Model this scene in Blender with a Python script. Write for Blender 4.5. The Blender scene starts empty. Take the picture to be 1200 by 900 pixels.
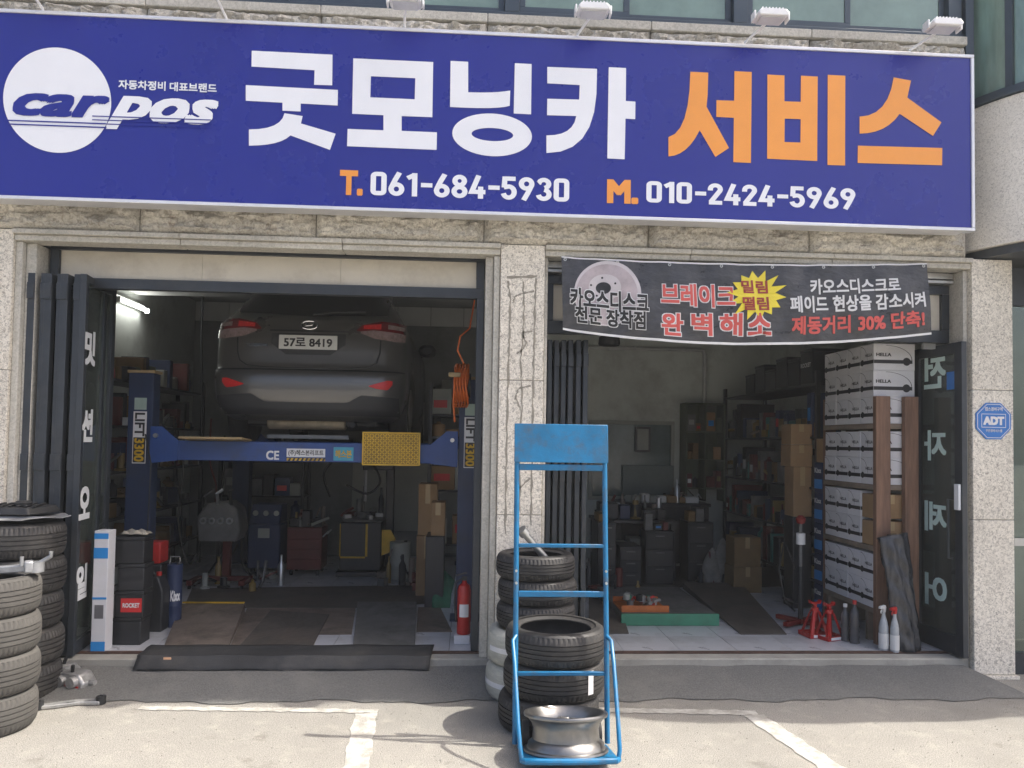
import bpy, bmesh, math, random
from mathutils import Vector, Matrix, noise
from mathutils.geometry import tessellate_polygon
random.seed(7)
sc = bpy.context.scene
COL = sc.collection
R_ = math.radians
PI = math.pi

# ------------------------------------------------------------------ camera
F_PX, SH = 900.0, 34.5
YAW, PIT, ROLL = R_(3.4), R_(2.13), 0.016
CAM = Vector((0, -5.70, 1.75))
_f0 = Vector((math.sin(YAW), math.cos(YAW), 0)); _r0 = Vector((math.cos(YAW), -math.sin(YAW), 0)); _u0 = Vector((0, 0, 1))
FWD = _f0*math.cos(PIT) + _u0*math.sin(PIT); _up = _u0*math.cos(PIT) - _f0*math.sin(PIT)
RGT = _r0*math.cos(ROLL) + _up*math.sin(ROLL); UPV = _up*math.cos(ROLL) - _r0*math.sin(ROLL)
cd = bpy.data.cameras.new('camera'); cam = bpy.data.objects.new('camera', cd); COL.objects.link(cam)
cd.sensor_width = 36; cd.lens = F_PX/1200*36; cd.shift_y = SH/1200; cd.clip_start = .05; cd.clip_end = 1500
cam.matrix_world = Matrix(((RGT.x, UPV.x, -FWD.x, CAM.x), (RGT.y, UPV.y, -FWD.y, CAM.y), (RGT.z, UPV.z, -FWD.z, CAM.z), (0, 0, 0, 1)))
sc.camera = cam
def _ray(u, v): return FWD + RGT*((u-600)/F_PX) + UPV*((450+SH-v)/F_PX)
def onY(u, v, Y=0.0):                    # the point of the upright plane y = Y seen at photo pixel (u, v)
    d = _ray(u, v); return CAM + d*((Y-CAM.y)/d.y)
def onZ(u, v, Z=0.0):                    # the point of the level plane z = Z seen at photo pixel (u, v)
    d = _ray(u, v); return CAM + d*((Z-CAM.z)/d.z)

# ------------------------------------------------------------------ sky, sun, exposure
SUN = Vector((.66, .0, 1.0)).normalized()          # towards the sun: high, from the right, along the facade
w = bpy.data.worlds.new('World'); sc.world = w; w.use_nodes = True
nt = w.node_tree; bg = nt.nodes['Background']
sky = nt.nodes.new('ShaderNodeTexSky'); sky.sky_type = 'NISHITA'; sky.sun_disc = False
sky.sun_elevation = math.asin(SUN.z); sky.sun_rotation = math.atan2(SUN.x, SUN.y)
sky.dust_density = 6.0; sky.ozone_density = .6; sky.air_density = .6
nt.links.new(sky.outputs[0], bg.inputs[0]); bg.inputs[1].default_value = 0.15
sl = bpy.data.lights.new('sun', 'SUN'); sl.energy = 2.4; sl.angle = R_(.55); sl.color = (1, .95, .87)
so = bpy.data.objects.new('sun', sl); COL.objects.link(so); so.rotation_euler = SUN.to_track_quat('Z', 'Y').to_euler(); so.location = (6, -2, 12)
sc.view_settings.view_transform = 'Standard'; sc.view_settings.look = 'None'; sc.view_settings.gamma = 1
sc.view_settings.exposure = 1.27
sc.render.engine = 'CYCLES'
sc.cycles.use_denoising = True; sc.cycles.max_bounces = 8; sc.cycles.diffuse_bounces = 5; sc.cycles.glossy_bounces = 3
sc.cycles.transparent_max_bounces = 12; sc.cycles.caustics_reflective = False; sc.cycles.caustics_refractive = False
sc.cycles.sample_clamp_indirect = 6

# ------------------------------------------------------------------ materials
MATS = {}
def mat(name, c, rough=.6, metal=0., var=.15, vs=5., bump=0., bs=60., rnd=0., spec=.5, coat=0., emit=0., dirt=None, ds=2., da=.5, stretch=None, dp=(.5, .72)):
    if name in MATS: return MATS[name]
    m = bpy.data.materials.new(name); m.use_nodes = True; N = m.node_tree.nodes; L = m.node_tree.links
    b = N['Principled BSDF']; b.inputs['Roughness'].default_value = rough; b.inputs['Metallic'].default_value = metal
    b.inputs['Specular IOR Level'].default_value = spec; b.inputs['Coat Weight'].default_value = coat
    tc = N.new('ShaderNodeTexCoord'); src = tc.outputs['Object']
    if stretch:
        mp = N.new('ShaderNodeMapping'); mp.inputs['Scale'].default_value = stretch; L.new(src, mp.inputs[0]); src = mp.outputs[0]
    nz = N.new('ShaderNodeTexNoise'); nz.inputs['Scale'].default_value = vs; nz.inputs['Detail'].default_value = 6; nz.inputs['Roughness'].default_value = .65
    L.new(src, nz.inputs['Vector'])
    rp = N.new('ShaderNodeValToRGB'); L.new(nz.outputs['Fac'], rp.inputs[0])
    rp.color_ramp.elements[0].position = .3; rp.color_ramp.elements[1].position = .7
    rp.color_ramp.elements[0].color = (*[x*(1-var) for x in c], 1); rp.color_ramp.elements[1].color = (*[min(1, x*(1+var)) for x in c], 1)
    out = rp.outputs[0]
    if dirt:
        n2 = N.new('ShaderNodeTexNoise'); n2.inputs['Scale'].default_value = ds; n2.inputs['Detail'].default_value = 8; n2.inputs['Roughness'].default_value = .7
        L.new(src, n2.inputs['Vector'])
        r2 = N.new('ShaderNodeValToRGB'); r2.color_ramp.elements[0].position = dp[0]; r2.color_ramp.elements[1].position = dp[1]
        r2.color_ramp.elements[1].color = (da, da, da, 1); L.new(n2.outputs['Fac'], r2.inputs[0])
        mx = N.new('ShaderNodeMix'); mx.data_type = 'RGBA'; L.new(r2.outputs[0], mx.inputs[0]); L.new(out, mx.inputs[6]); mx.inputs[7].default_value = (*dirt, 1)
        out = mx.outputs[2]
    if rnd:
        oi = N.new('ShaderNodeObjectInfo'); mr = N.new('ShaderNodeMapRange'); mr.inputs[3].default_value = 1-rnd; mr.inputs[4].default_value = 1+rnd
        L.new(oi.outputs['Random'], mr.inputs[0]); vm = N.new('ShaderNodeVectorMath'); vm.operation = 'SCALE'
        L.new(out, vm.inputs[0]); L.new(mr.outputs[0], vm.inputs['Scale']); out = vm.outputs[0]
    L.new(out, b.inputs['Base Color'])
    rr = N.new('ShaderNodeMapRange'); rr.inputs[3].default_value = max(.02, rough-.1); rr.inputs[4].default_value = min(1, rough+.1)
    L.new(nz.outputs['Fac'], rr.inputs[0]); L.new(rr.outputs[0], b.inputs['Roughness'])
    if bump:
        n3 = N.new('ShaderNodeTexNoise'); n3.inputs['Scale'].default_value = bs; n3.inputs['Detail'].default_value = 4; L.new(src, n3.inputs['Vector'])
        bp = N.new('ShaderNodeBump'); bp.inputs['Strength'].default_value = bump; bp.inputs['Distance'].default_value = .01
        L.new(n3.outputs['Fac'], bp.inputs['Height']); L.new(bp.outputs[0], b.inputs['Normal'])
    if emit:
        b.inputs['Emission Color'].default_value = (*c, 1); b.inputs['Emission Strength'].default_value = emit
    MATS[name] = m; return m

def granite(name, base, dark, light, scale=55., stain=None, bump=.35, big=.12):
    m = bpy.data.materials.new(name); m.use_nodes = True; N = m.node_tree.nodes; L = m.node_tree.links
    b = N['Principled BSDF']; b.inputs['Roughness'].default_value = .85; b.inputs['Specular IOR Level'].default_value = .25
    tc = N.new('ShaderNodeTexCoord')
    n1 = N.new('ShaderNodeTexNoise'); n1.inputs['Scale'].default_value = scale; n1.inputs['Detail'].default_value = 3; n1.inputs['Distortion'].default_value = 1.2
    L.new(tc.outputs['Object'], n1.inputs[0])
    rp = N.new('ShaderNodeValToRGB'); e = rp.color_ramp.elements
    e[0].position = .33; e[0].color = (*dark, 1); e[1].position = .62; e[1].color = (*light, 1); k = e.new(.47); k.color = (*base, 1)
    L.new(n1.outputs['Fac'], rp.inputs[0])
    n2 = N.new('ShaderNodeTexNoise'); n2.inputs['Scale'].default_value = 1.7; n2.inputs['Detail'].default_value = 7; L.new(tc.outputs['Object'], n2.inputs[0])
    mr = N.new('ShaderNodeMapRange'); mr.inputs[1].default_value = .3; mr.inputs[2].default_value = .7; mr.inputs[3].default_value = 1-big; mr.inputs[4].default_value = 1+big
    L.new(n2.outputs['Fac'], mr.inputs[0])
    oi = N.new('ShaderNodeObjectInfo'); m5 = N.new('ShaderNodeMapRange'); m5.inputs[3].default_value = .92; m5.inputs[4].default_value = 1.08; L.new(oi.outputs['Random'], m5.inputs[0]); mm = N.new('ShaderNodeMath'); mm.operation = 'MULTIPLY'; L.new(mr.outputs[0], mm.inputs[0]); L.new(m5.outputs[0], mm.inputs[1])
    vm = N.new('ShaderNodeVectorMath'); vm.operation = 'SCALE'; L.new(rp.outputs[0], vm.inputs[0]); L.new(mm.outputs[0], vm.inputs['Scale'])
    out = vm.outputs[0]
    if stain:
        mp = N.new('ShaderNodeMapping'); mp.inputs['Scale'].default_value = (2.6, 2.6, .55); L.new(tc.outputs['Object'], mp.inputs[0])
        n4 = N.new('ShaderNodeTexNoise'); n4.inputs['Scale'].default_value = 2.2; n4.inputs['Detail'].default_value = 9; n4.inputs['Roughness'].default_value = .75; L.new(mp.outputs[0], n4.inputs[0])
        r4 = N.new('ShaderNodeValToRGB'); r4.color_ramp.elements[0].position = .56; r4.color_ramp.elements[1].position = .75; r4.color_ramp.elements[1].color = (.75, .75, .75, 1)
        L.new(n4.outputs['Fac'], r4.inputs[0])
        mx = N.new('ShaderNodeMix'); mx.data_type = 'RGBA'; L.new(r4.outputs[0], mx.inputs[0]); L.new(out, mx.inputs[6]); mx.inputs[7].default_value = (*stain, 1); out = mx.outputs[2]
    L.new(out, b.inputs['Base Color'])
    bp = N.new('ShaderNodeBump'); bp.inputs['Strength'].default_value = bump; bp.inputs['Distance'].default_value = .006
    L.new(n1.outputs['Fac'], bp.inputs['Height']); L.new(bp.outputs[0], b.inputs['Normal'])
    MATS[name] = m; return m

def glass(name, tint=(.85, .92, .88), ior=1.5, rough=.02, film=0., fcol=(.5, .55, .52)):
    m = bpy.data.materials.new(name); m.use_nodes = True; N = m.node_tree.nodes; L = m.node_tree.links
    for n in list(N):
        if n.type == 'BSDF_PRINCIPLED': N.remove(n)
    o = N['Material Output']; t = N.new('ShaderNodeBsdfTransparent'); t.inputs[0].default_value = (*tint, 1)
    g = N.new('ShaderNodeBsdfGlossy'); g.inputs['Roughness'].default_value = rough
    fr = N.new('ShaderNodeFresnel'); fr.inputs[0].default_value = ior
    base = t.outputs[0]
    if film:
        d = N.new('ShaderNodeBsdfDiffuse'); d.inputs[0].default_value = (*fcol, 1)
        tc = N.new('ShaderNodeTexCoord'); nz = N.new('ShaderNodeTexNoise'); nz.inputs['Scale'].default_value = 2.5; nz.inputs['Detail'].default_value = 5; L.new(tc.outputs['Object'], nz.inputs[0])
        mr = N.new('ShaderNodeMapRange'); mr.inputs[1].default_value = .3; mr.inputs[2].default_value = .7; mr.inputs[3].default_value = film*.7; mr.inputs[4].default_value = min(1, film*1.3)
        L.new(nz.outputs['Fac'], mr.inputs[0])
        x = N.new('ShaderNodeMixShader'); L.new(mr.outputs[0], x.inputs[0]); L.new(t.outputs[0], x.inputs[1]); L.new(d.outputs[0], x.inputs[2]); base = x.outputs[0]
    mx = N.new('ShaderNodeMixShader'); L.new(fr.outputs[0], mx.inputs[0]); L.new(base, mx.inputs[1]); L.new(g.outputs[0], mx.inputs[2]); L.new(mx.outputs[0], o.inputs[0])
    MATS[name] = m; return m

# ------------------------------------------------------------------ mesh helpers
class MB:
    def __init__(s): s.v = []; s.f = []
    def add(s, vs, fs):
        n = len(s.v); s.v += [tuple(v) for v in vs]; s.f += [tuple(i+n for i in f) for f in fs]; return s
    def box(s, x0, x1, y0, y1, z0, z1):
        return s.add([(x0,y0,z0),(x1,y0,z0),(x1,y1,z0),(x0,y1,z0),(x0,y0,z1),(x1,y0,z1),(x1,y1,z1),(x0,y1,z1)],
                     [(0,3,2,1),(4,5,6,7),(0,1,5,4),(1,2,6,5),(2,3,7,6),(3,0,4,7)])
    def obox(s, c, size, rx=0, ry=0, rz=0):
        M = Matrix.Rotation(rz, 3, 'Z') @ Matrix.Rotation(ry, 3, 'Y') @ Matrix.Rotation(rx, 3, 'X'); c = Vector(c); h = [q/2 for q in size]
        P = [c + M @ Vector((a*h[0], b*h[1], d*h[2])) for d in (-1, 1) for a, b in ((-1,-1),(1,-1),(1,1),(-1,1))]
        return s.add(P, [(0,3,2,1),(4,5,6,7),(0,1,5,4),(1,2,6,5),(2,3,7,6),(3,0,4,7)])
    def slab(s, p0, p1, z0, z1, th):      # upright board along a plan segment
        a = Vector((*p0, 0)); b = Vector((*p1, 0)); d = (b-a).normalized(); n = Vector((-d.y, d.x, 0))*th/2
        q = [a-n, b-n, b+n, a+n]
        return s.add([(p.x, p.y, z0) for p in q]+[(p.x, p.y, z1) for p in q], [(0,3,2,1),(4,5,6,7),(0,1,5,4),(1,2,6,5),(2,3,7,6),(3,0,4,7)])
    def tube(s, pts, r, n=8, closed=False):
        pts = [Vector(p) for p in pts]; m = len(pts); rings = []
        up = None
        for i, p in enumerate(pts):
            if closed: t = (pts[(i+1) % m]-pts[i-1])
            else: t = (pts[min(i+1, m-1)]-pts[max(i-1, 0)])
            t.normalize()
            if up is None: up = Vector((0, 0, 1)) if abs(t.z) < .9 else Vector((1, 0, 0))
            a = t.cross(up).normalized(); bb = a.cross(t).normalized(); up = bb
            rr = r[i] if isinstance(r, (list, tuple)) else r
            rings.append([p + a*math.cos(2*PI*k/n)*rr + bb*math.sin(2*PI*k/n)*rr for k in range(n)])
        vs = [v for rg in rings for v in rg]; fs = []
        for i in range(m if closed else m-1):
            j = (i+1) % m
            for k in range(n): fs.append((i*n+k, i*n+(k+1) % n, j*n+(k+1) % n, j*n+k))
        if not closed: fs += [tuple(range(n-1, -1, -1)), tuple((m-1)*n+k for k in range(n))]
        return s.add(vs, fs)
    def lathe(s, prof, n=32, c=(0, 0, 0), axis='Z', closed=False, mod=None):
        vs = []; m = len(prof)
        for i in range(n):
            a = 2*PI*i/n
            for j, (r, z) in enumerate(prof):
                if mod: r = mod(i, j, r)
                q = (r*math.cos(a), r*math.sin(a), z)
                if axis == 'Y': q = (q[0], q[2], q[1])
                if axis == 'X': q = (q[2], q[0], q[1])
                vs.append((q[0]+c[0], q[1]+c[1], q[2]+c[2]))
        fs = []
        for i in range(n):
            k = (i+1) % n
            for j in range(m if closed else m-1):
                l = (j+1) % m; fs.append((i*m+j, k*m+j, k*m+l, i*m+l))
        return s.add(vs, fs)
    def prism(s, pts, f0, f1):            # closed polygon swept from f0(p) to f1(p)
        n = len(pts); tri = tessellate_polygon([[Vector((p[0], p[1], 0)) for p in pts]])
        s.add([f0(p) for p in pts]+[f1(p) for p in pts], [tuple(t) for t in tri]+[tuple(i+n for i in reversed(t)) for t in tri]+[(i, (i+1) % n, (i+1) % n+n, i+n) for i in range(n)])
        return s
    def sheet(s, outer, holes, fn):       # flat filled outline with holes
        loops = [[Vector((p[0], p[1], 0)) for p in l] for l in [outer]+list(holes)]
        return s.add([fn(p) for l in [outer]+list(holes) for p in l], [tuple(t) for t in tessellate_polygon(loops)])
    def grid(s, nu, nv, fn):
        vs = [fn(i/nu, j/nv) for j in range(nv+1) for i in range(nu+1)]
        return s.add(vs, [(j*(nu+1)+i, j*(nu+1)+i+1, (j+1)*(nu+1)+i+1, (j+1)*(nu+1)+i) for j in range(nv) for i in range(nu)])

ORG = {}
def mesh_of(name, mb, off=None, smooth=True, ang=35, fix=True):
    me = bpy.data.meshes.new(name)
    vs = mb.v if off is None else [(x-off[0], y-off[1], z-off[2]) for x, y, z in mb.v]
    me.from_pydata(vs, [], mb.f)
    if fix:
        bm = bmesh.new(); bm.from_mesh(me); bmesh.ops.recalc_face_normals(bm, faces=bm.faces); bm.to_mesh(me); bm.free()
    if smooth:
        me.shade_smooth(); me.set_sharp_from_angle(angle=R_(ang))
    me.validate(); return me
def obj(name, mb, m, parent=None, bev=0., smooth=True, ang=35, fix=True):
    off = ORG.get(parent.name) if parent else None
    me = mb if isinstance(mb, bpy.types.Mesh) else mesh_of(name, mb, off, smooth, ang, fix)
    o = bpy.data.objects.new(name, me); COL.objects.link(o)
    if m and not me.materials: me.materials.append(MATS[m] if isinstance(m, str) else m)
    if parent:
        o.parent = parent
        if off is not None: ORG[o.name] = off
    if bev:
        b = o.modifiers.new('bevel', 'BEVEL'); b.width = bev; b.segments = 2; b.limit_method = 'ANGLE'; b.angle_limit = R_(40)
    return o
def tag(o, label=None, cat=None, group=None, kind=None):
    if label: o['label'] = label
    if cat: o['category'] = cat
    if group: o['group'] = group
    if kind: o['kind'] = kind
    return o
def thing(name, label, cat, loc=(0, 0, 0), rz=0., group=None):
    o = bpy.data.objects.new(name, None); COL.objects.link(o); o.location = loc; o.rotation_euler = (0, 0, rz); o.empty_display_size = .1
    ORG[o.name] = tuple(loc); return tag(o, label, cat, group)
def solo(name, mb, m, label, cat, group=None, **k):    # a thing of one mesh, its origin at its base
    xs = [v[0] for v in mb.v]; ys = [v[1] for v in mb.v]; zs = [v[2] for v in mb.v]
    c = ((min(xs)+max(xs))/2, (min(ys)+max(ys))/2, min(zs))
    mb.v = [(v[0]-c[0], v[1]-c[1], v[2]-c[2]) for v in mb.v]
    o = obj(name, mb, m, **k); o.location = c; ORG[o.name] = c
    return tag(o, label, cat, group)
def struct(name, mb, m, **k): return tag(obj(name, mb, m, **k), kind='structure')
def dup(root, loc, rz=0., label=None, group=None, sc_=None):
    r = root.copy(); COL.objects.link(r); r.location = loc; r.rotation_euler = (0, 0, rz); ORG[r.name] = tuple(loc)
    if sc_: r.scale = sc_
    if label: r['label'] = label
    if group: r['group'] = group
    for ch in root.children:
        c = ch.copy(); COL.objects.link(c); c.parent = r
        for g in ch.children:
            d = g.copy(); COL.objects.link(d); d.parent = c
    return r

TXT = {}
def text_geo(s, bold=0., shear=0., norm=None):
    key = (s, shear)
    if key not in TXT:
        cu = bpy.data.curves.new('t', 'FONT'); cu.body = s; cu.size = 1; cu.shear = shear; cu.resolution_u = 3; cu.fill_mode = 'FRONT'
        o = bpy.data.objects.new('t', cu); COL.objects.link(o); me = o.to_mesh()
        TXT[key] = ([tuple(v.co) for v in me.vertices], [tuple(p.vertices) for p in me.polygons]); o.to_mesh_clear()
        bpy.data.objects.remove(o); bpy.data.curves.remove(cu)
    vs, fs = TXT[key]
    nb = bold if norm is None else norm
    x0 = min(v[0] for v in vs)-nb; x1 = max(v[0] for v in vs)+nb; y0 = min(v[1] for v in vs)-nb; y1 = max(v[1] for v in vs)+nb
    sh = [(0, 0)] + ([(bold*i, bold*j) for i in (-1, 0, 1) for j in (-1, 0, 1) if i or j] if bold else [])
    V = []; Fc = []
    for k, (dx, dy) in enumerate(sh):             # heavier strokes: shifted layers, each a hair above the last
        n = len(V); V += [((v[0]+dx-x0)/(x1-x0), (v[1]+dy-y0)/(y1-y0), k*.0002) for v in vs]; Fc += [tuple(i+n for i in f) for f in fs]
    return V, Fc
def text(name, s, fn, m, parent, bold=0., shear=0., norm=None):   # lettering; fn maps (0..1, 0..1) to the surface it is printed on
    vs, fs = text_geo(s, bold, shear, norm)
    def at(a, b, k):
        p = Vector(fn(a, b))
        if k: p += (Vector(fn(a+.01, b))-p).cross(Vector(fn(a, b+.01))-p).normalized()*k
        return tuple(p)
    return obj(name, MB().add([at(*v) for v in vs], fs), m, parent, smooth=False, fix=False)
def rect_px(u0, v0, u1, v1, Y):                         # rectangle on the plane y = Y from two photo corners
    a = onY(u0, v0, Y); b = onY(u1, v1, Y)
    return lambda s, t: (a.x+(b.x-a.x)*s, Y, b.z+(a.z-b.z)*t)

# ------------------------------------------------------------------ material set
granite('granite', (.63, .585, .50), (.36, .33, .28), (.80, .75, .65), 62)
granite('granite_fascia', (.76, .72, .64), (.55, .52, .46), (.86, .82, .74), 75, bump=.2)
granite('rock_face', (.45, .425, .365), (.31, .285, .24), (.58, .55, .48), 40, stain=(.17, .10, .055), bump=.5, big=.2)
granite('molding_stone', (.50, .48, .42), (.42, .40, .345), (.58, .555, .49), 45, stain=(.24, .21, .165), bump=.15)
mat('mortar', (.25, .24, .21), .9)
mat('frame_steel', (.035, .042, .05), .42, .2, var=.2, bump=.05, dirt=(.09, .085, .075), ds=3, da=.35)
mat('window_frame', (.055, .075, .095), .4, .3, var=.1)
mat('transom_panel', (.56, .52, .43), .55, var=.07, vs=2, dirt=(.30, .26, .20), ds=2.5, da=.5)
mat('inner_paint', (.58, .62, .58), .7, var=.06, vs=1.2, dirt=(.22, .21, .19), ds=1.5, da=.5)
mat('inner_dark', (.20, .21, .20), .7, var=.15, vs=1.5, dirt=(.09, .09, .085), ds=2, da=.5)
mat('ceiling_paint', (.45, .46, .44), .8, var=.05)
mat('tile', (.52, .53, .55), .3, var=.06, vs=3, rnd=.05, dirt=(.25, .24, .22), ds=2.2, da=.6)
mat('grout', (.2, .2, .19), .9)
mat('concrete', (.36, .35, .31), .9, var=.2, vs=6, bump=.3, bs=90, dirt=(.2, .19, .16), ds=3, da=.6)
mat('asphalt_dark', (.165, .165, .155), .92, var=.35, vs=90, bump=.9, bs=170, dirt=(.25, .245, .22), ds=2.2, da=.6)
mat('rubber_mat', (.034, .035, .036), .7, var=.35, vs=4, bump=.4, bs=120, dirt=(.10, .095, .085), ds=3, da=.5)
mat('line_paint', (.50, .49, .445), .85, var=.12, vs=12, bump=.5, bs=140, dirt=(.34, .325, .285), ds=11, da=1., dp=(.44, .60))

def ground_mat():
    m = bpy.data.materials.new('ground_asphalt'); m.use_nodes = True; N = m.node_tree.nodes; L = m.node_tree.links; b = N['Principled BSDF']
    b.inputs['Roughness'].default_value = .93; b.inputs['Specular IOR Level'].default_value = .2
    tc = N.new('ShaderNodeTexCoord')
    def nz(s, d, r=.6):
        n = N.new('ShaderNodeTexNoise'); n.inputs['Scale'].default_value = s; n.inputs['Detail'].default_value = d; n.inputs['Roughness'].default_value = r; L.new(tc.outputs['Object'], n.inputs[0]); return n
    def ramp(n, p0, c0, p1, c1):
        r = N.new('ShaderNodeValToRGB'); e = r.color_ramp.elements; e[0].position = p0; e[0].color = (*c0, 1); e[1].position = p1; e[1].color = (*c1, 1); L.new(n.outputs['Fac'], r.inputs[0]); return r
    fine = ramp(nz(150, 3), .36, (.19, .18, .158), .66, (.42, .405, .365))
    mid = nz(7, 8, .7); big = nz(.8, 6)
    m1 = N.new('ShaderNodeMix'); m1.data_type = 'RGBA'; f = ramp(mid, .52, (0,)*3, .72, (.55,)*3); L.new(f.outputs[0], m1.inputs[0]); L.new(fine.outputs[0], m1.inputs[6]); m1.inputs[7].default_value = (.44, .42, .36, 1)
    m2 = N.new('ShaderNodeMix'); m2.data_type = 'RGBA'; g = ramp(big, .48, (0,)*3, .7, (.5,)*3); L.new(g.outputs[0], m2.inputs[0]); L.new(m1.outputs[2], m2.inputs[6]); m2.inputs[7].default_value = (.20, .193, .172, 1)
    sp = ramp(nz(2.3, 9, .72), .59, (0,)*3, .67, (.55,)*3)
    m3 = N.new('ShaderNodeMix'); m3.data_type = 'RGBA'; L.new(sp.outputs[0], m3.inputs[0]); L.new(m2.outputs[2], m3.inputs[6]); m3.inputs[7].default_value = (.15, .14, .12, 1)
    L.new(m3.outputs[2], b.inputs['Base Color'])
    bp = N.new('ShaderNodeBump'); bp.inputs['Strength'].default_value = .7; bp.inputs['Distance'].default_value = .006; L.new(nz(170, 3).outputs['Fac'], bp.inputs['Height']); L.new(bp.outputs[0], b.inputs['Normal'])
    MATS['ground_asphalt'] = m
ground_mat()

# ------------------------------------------------------------------ ground, ramp strip, painted lines, floor
struct('ground', MB().add([(-80, -80, 0), (80, -80, 0), (80, 80, 0), (-80, 80, 0)], [(0, 1, 2, 3)]), 'ground_asphalt', fix=False)
FZ = .15                                              # garage floor level
def ramp_fn(s, t):                                    # worn asphalt wedge up to the step
    x0, x1 = -3.5+.15*(1-t), 3.86-.02*t+.16*(1-t)
    x = x0+(x1-x0)*s; edge = .03*math.sin(x*5.1)+.018*math.sin(x*13.7+1)+.01*math.sin(x*31)
    y = -.46+.52*t + edge*(1-t) + .012*math.sin(x*17)*t
    z = .006+.088*(t**.8) + .004*math.sin(x*9)*t
    return (x, y, z)
struct('asphalt_ramp', MB().grid(120, 8, ramp_fn), 'asphalt_dark', fix=False)
st = MB().box(-3.28, .23, .05, .19, 0, .142).box(.575, 3.895, .05, .19, 0, .142)
struct('threshold_step', st, 'concrete', bev=.008)
struct('floor_edge_strip', MB().box(-3.2, .13, .192, .222, .1, .156).box(.6, 3.88, .192, .222, .1, .156), mat('rust_strip', (.10, .06, .045), .7, .3, var=.4, vs=12))
fl = struct('garage_floor', MB().box(-3.75, 4.15, .23, 5.2, 0, FZ-.004), 'grout')
TS = .45
tme = mesh_of('floor_tile', MB().box(.0025, TS-.0025, .0025, TS-.0025, FZ-.01, FZ)); tme.materials.append(MATS['tile'])
for i in range(17):
    for j in range(11):
        o = bpy.data.objects.new('floor_tile', tme); COL.objects.link(o); o.parent = fl; o.location = (-3.7+i*TS, .235+j*TS, random.uniform(-.0006, .0006))
def line(p, q, wd, z=.004):
    a = Vector((*p, 0)); b = Vector((*q, 0)); d = (b-a).normalized(); n = Vector((-d.y, d.x, 0)); m = MB()
    def fn(s, t):
        j = .006*math.sin(s*61+t*9)+.004*math.sin(s*133)
        q_ = a+(b-a)*s+n*((t-.5)*wd+j*(1 if t in (0, 1) else 0)); return (q_.x, q_.y, z)
    return m.grid(60, 2, fn)
LA = onZ(430, 834); LB = onZ(275, 829); LC = onZ(430, 905); 
struct('road_marking', line((LB.x-.6, LB.y-.01), (LA.x+.07, LA.y), .07), 'line_paint', fix=False)
struct('road_marking', line((LA.x, LA.y-.04), (LA.x+.2, LA.y-3.2), .14), 'line_paint', fix=False)
RA = onZ(722, 832); RB = onZ(880, 836); RC = onZ(975, 900)
struct('road_marking', line((RA.x-.5, RA.y+.02), (RB.x+.04, RB.y), .085), 'line_paint', fix=False)
dd = (RC-RB); struct('road_marking', line((RB.x, RB.y-.045), (RB.x+dd.x*2.6, RB.y+dd.y*2.6), .14), 'line_paint', fix=False)

# ------------------------------------------------------------------ building
bld = thing('shop_building', 'granite shopfront building with two open garage bays and green windows above the blue sign', 'building', (0, .3, 0))
def rough_stone(x0, x1, z0, z1, y0, amp, seed, yb=.12, nx=72, nz_=20):
    def h(x, z):
        q = noise.ridged_multi_fractal(Vector((x*4.3, z*9, seed*3.7)), .9, 2.2, 6, 1., 2.)*.34+noise.turbulence(Vector((x*9, z*14, seed*1.3)), 4, True)*.55
        return q
    m = MB()
    def fn(s, t):
        x = x0+(x1-x0)*s; z = z0+(z1-z0)*t; e = min(1, min(s, 1-s)*nx*.35, min(t, 1-t)*nz_*.35)
        return (x, y0-amp*h(x, z)*e+.001, z)
    m.grid(nx, nz_, fn); n = len(m.v)
    m.box(x0, x1, y0+.002, yb, z0, z1)
    return m
def pilaster(x0, x1, seams, y1=.34, y0=0.):
    core = obj('pilaster', MB().box(x0+.006, x1-.006, y0+.006, y1, seams[0], seams[-1]-.002), 'mortar', bld)
    for a, b in zip(seams, seams[1:]):
        obj('stone_block', MB().box(x0, x1, y0, y1-.02, a+.0025, b-.0025), 'granite', core, bev=.005)
    return core
pilaster(-4.3, -3.285, [0, 1.22, 2.21, 3.232])
pm = pilaster(.237, .569, [0, 1.21, 2.21, 3.232])
pilaster(3.90, 4.228, [0.03, 1.21, 2.21, 3.232])
obj('plinth', MB().box(3.88, 4.25, -.02, .3, 0, .028), 'granite', bld, bev=.004)
# stepped stone jambs and heads round the two openings
for (x0, x1, y0) in ((-3.285, -3.235, .03), (-3.235, -3.16, .075), (.187, .235, .03), (.125, .187, .075), (.571, .598, .04), (3.862, 3.899, .05)):
    obj('jamb', MB().box(x0+.001, x1-.001, y0, .30, .143, 3.15), 'molding_stone', bld, bev=.006)
for (a, b) in ((-3.285, .236), (.5705, 3.899)):
    n = 3
    for k in range(n):
        p, q = a+(b-a)*k/n, a+(b-a)*(k+1)/n
        obj('head_molding', MB().box(p+.0015, q-.0015, -.028, .16, 3.196, 3.231).box(p+.002, q-.002, .005, .16, 3.152, 3.1955), 'molding_stone', bld, bev=.006)
# rough faced stone courses under and over the sign
lin = obj('lintel', MB().box(-4.3, 3.86, .03, .30, 3.234, 4.90), 'mortar', bld)
J = [-4.3]+[onY(u, 262+u*.03).x for u in (163, 370, 567, 760, 949)]+[3.86]
for i, (a, b) in enumerate(zip(J, J[1:])):
    obj('rough_stone', rough_stone(a+.003, b-.003, 3.236, 3.45, 0.012, .085, i, yb=.1), 'rock_face', lin, ang=22)
    obj('rough_stone', rough_stone(a+.003, b-.003, 4.62, 4.905, 0.012, .12, 40+i, yb=.1), 'rock_face', lin, ang=22)
    obj('sill_stone', MB().box(a+.002, b-.002, -.03, .2, 4.908, 4.975), 'molding_stone', bld, bev=.006)
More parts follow.
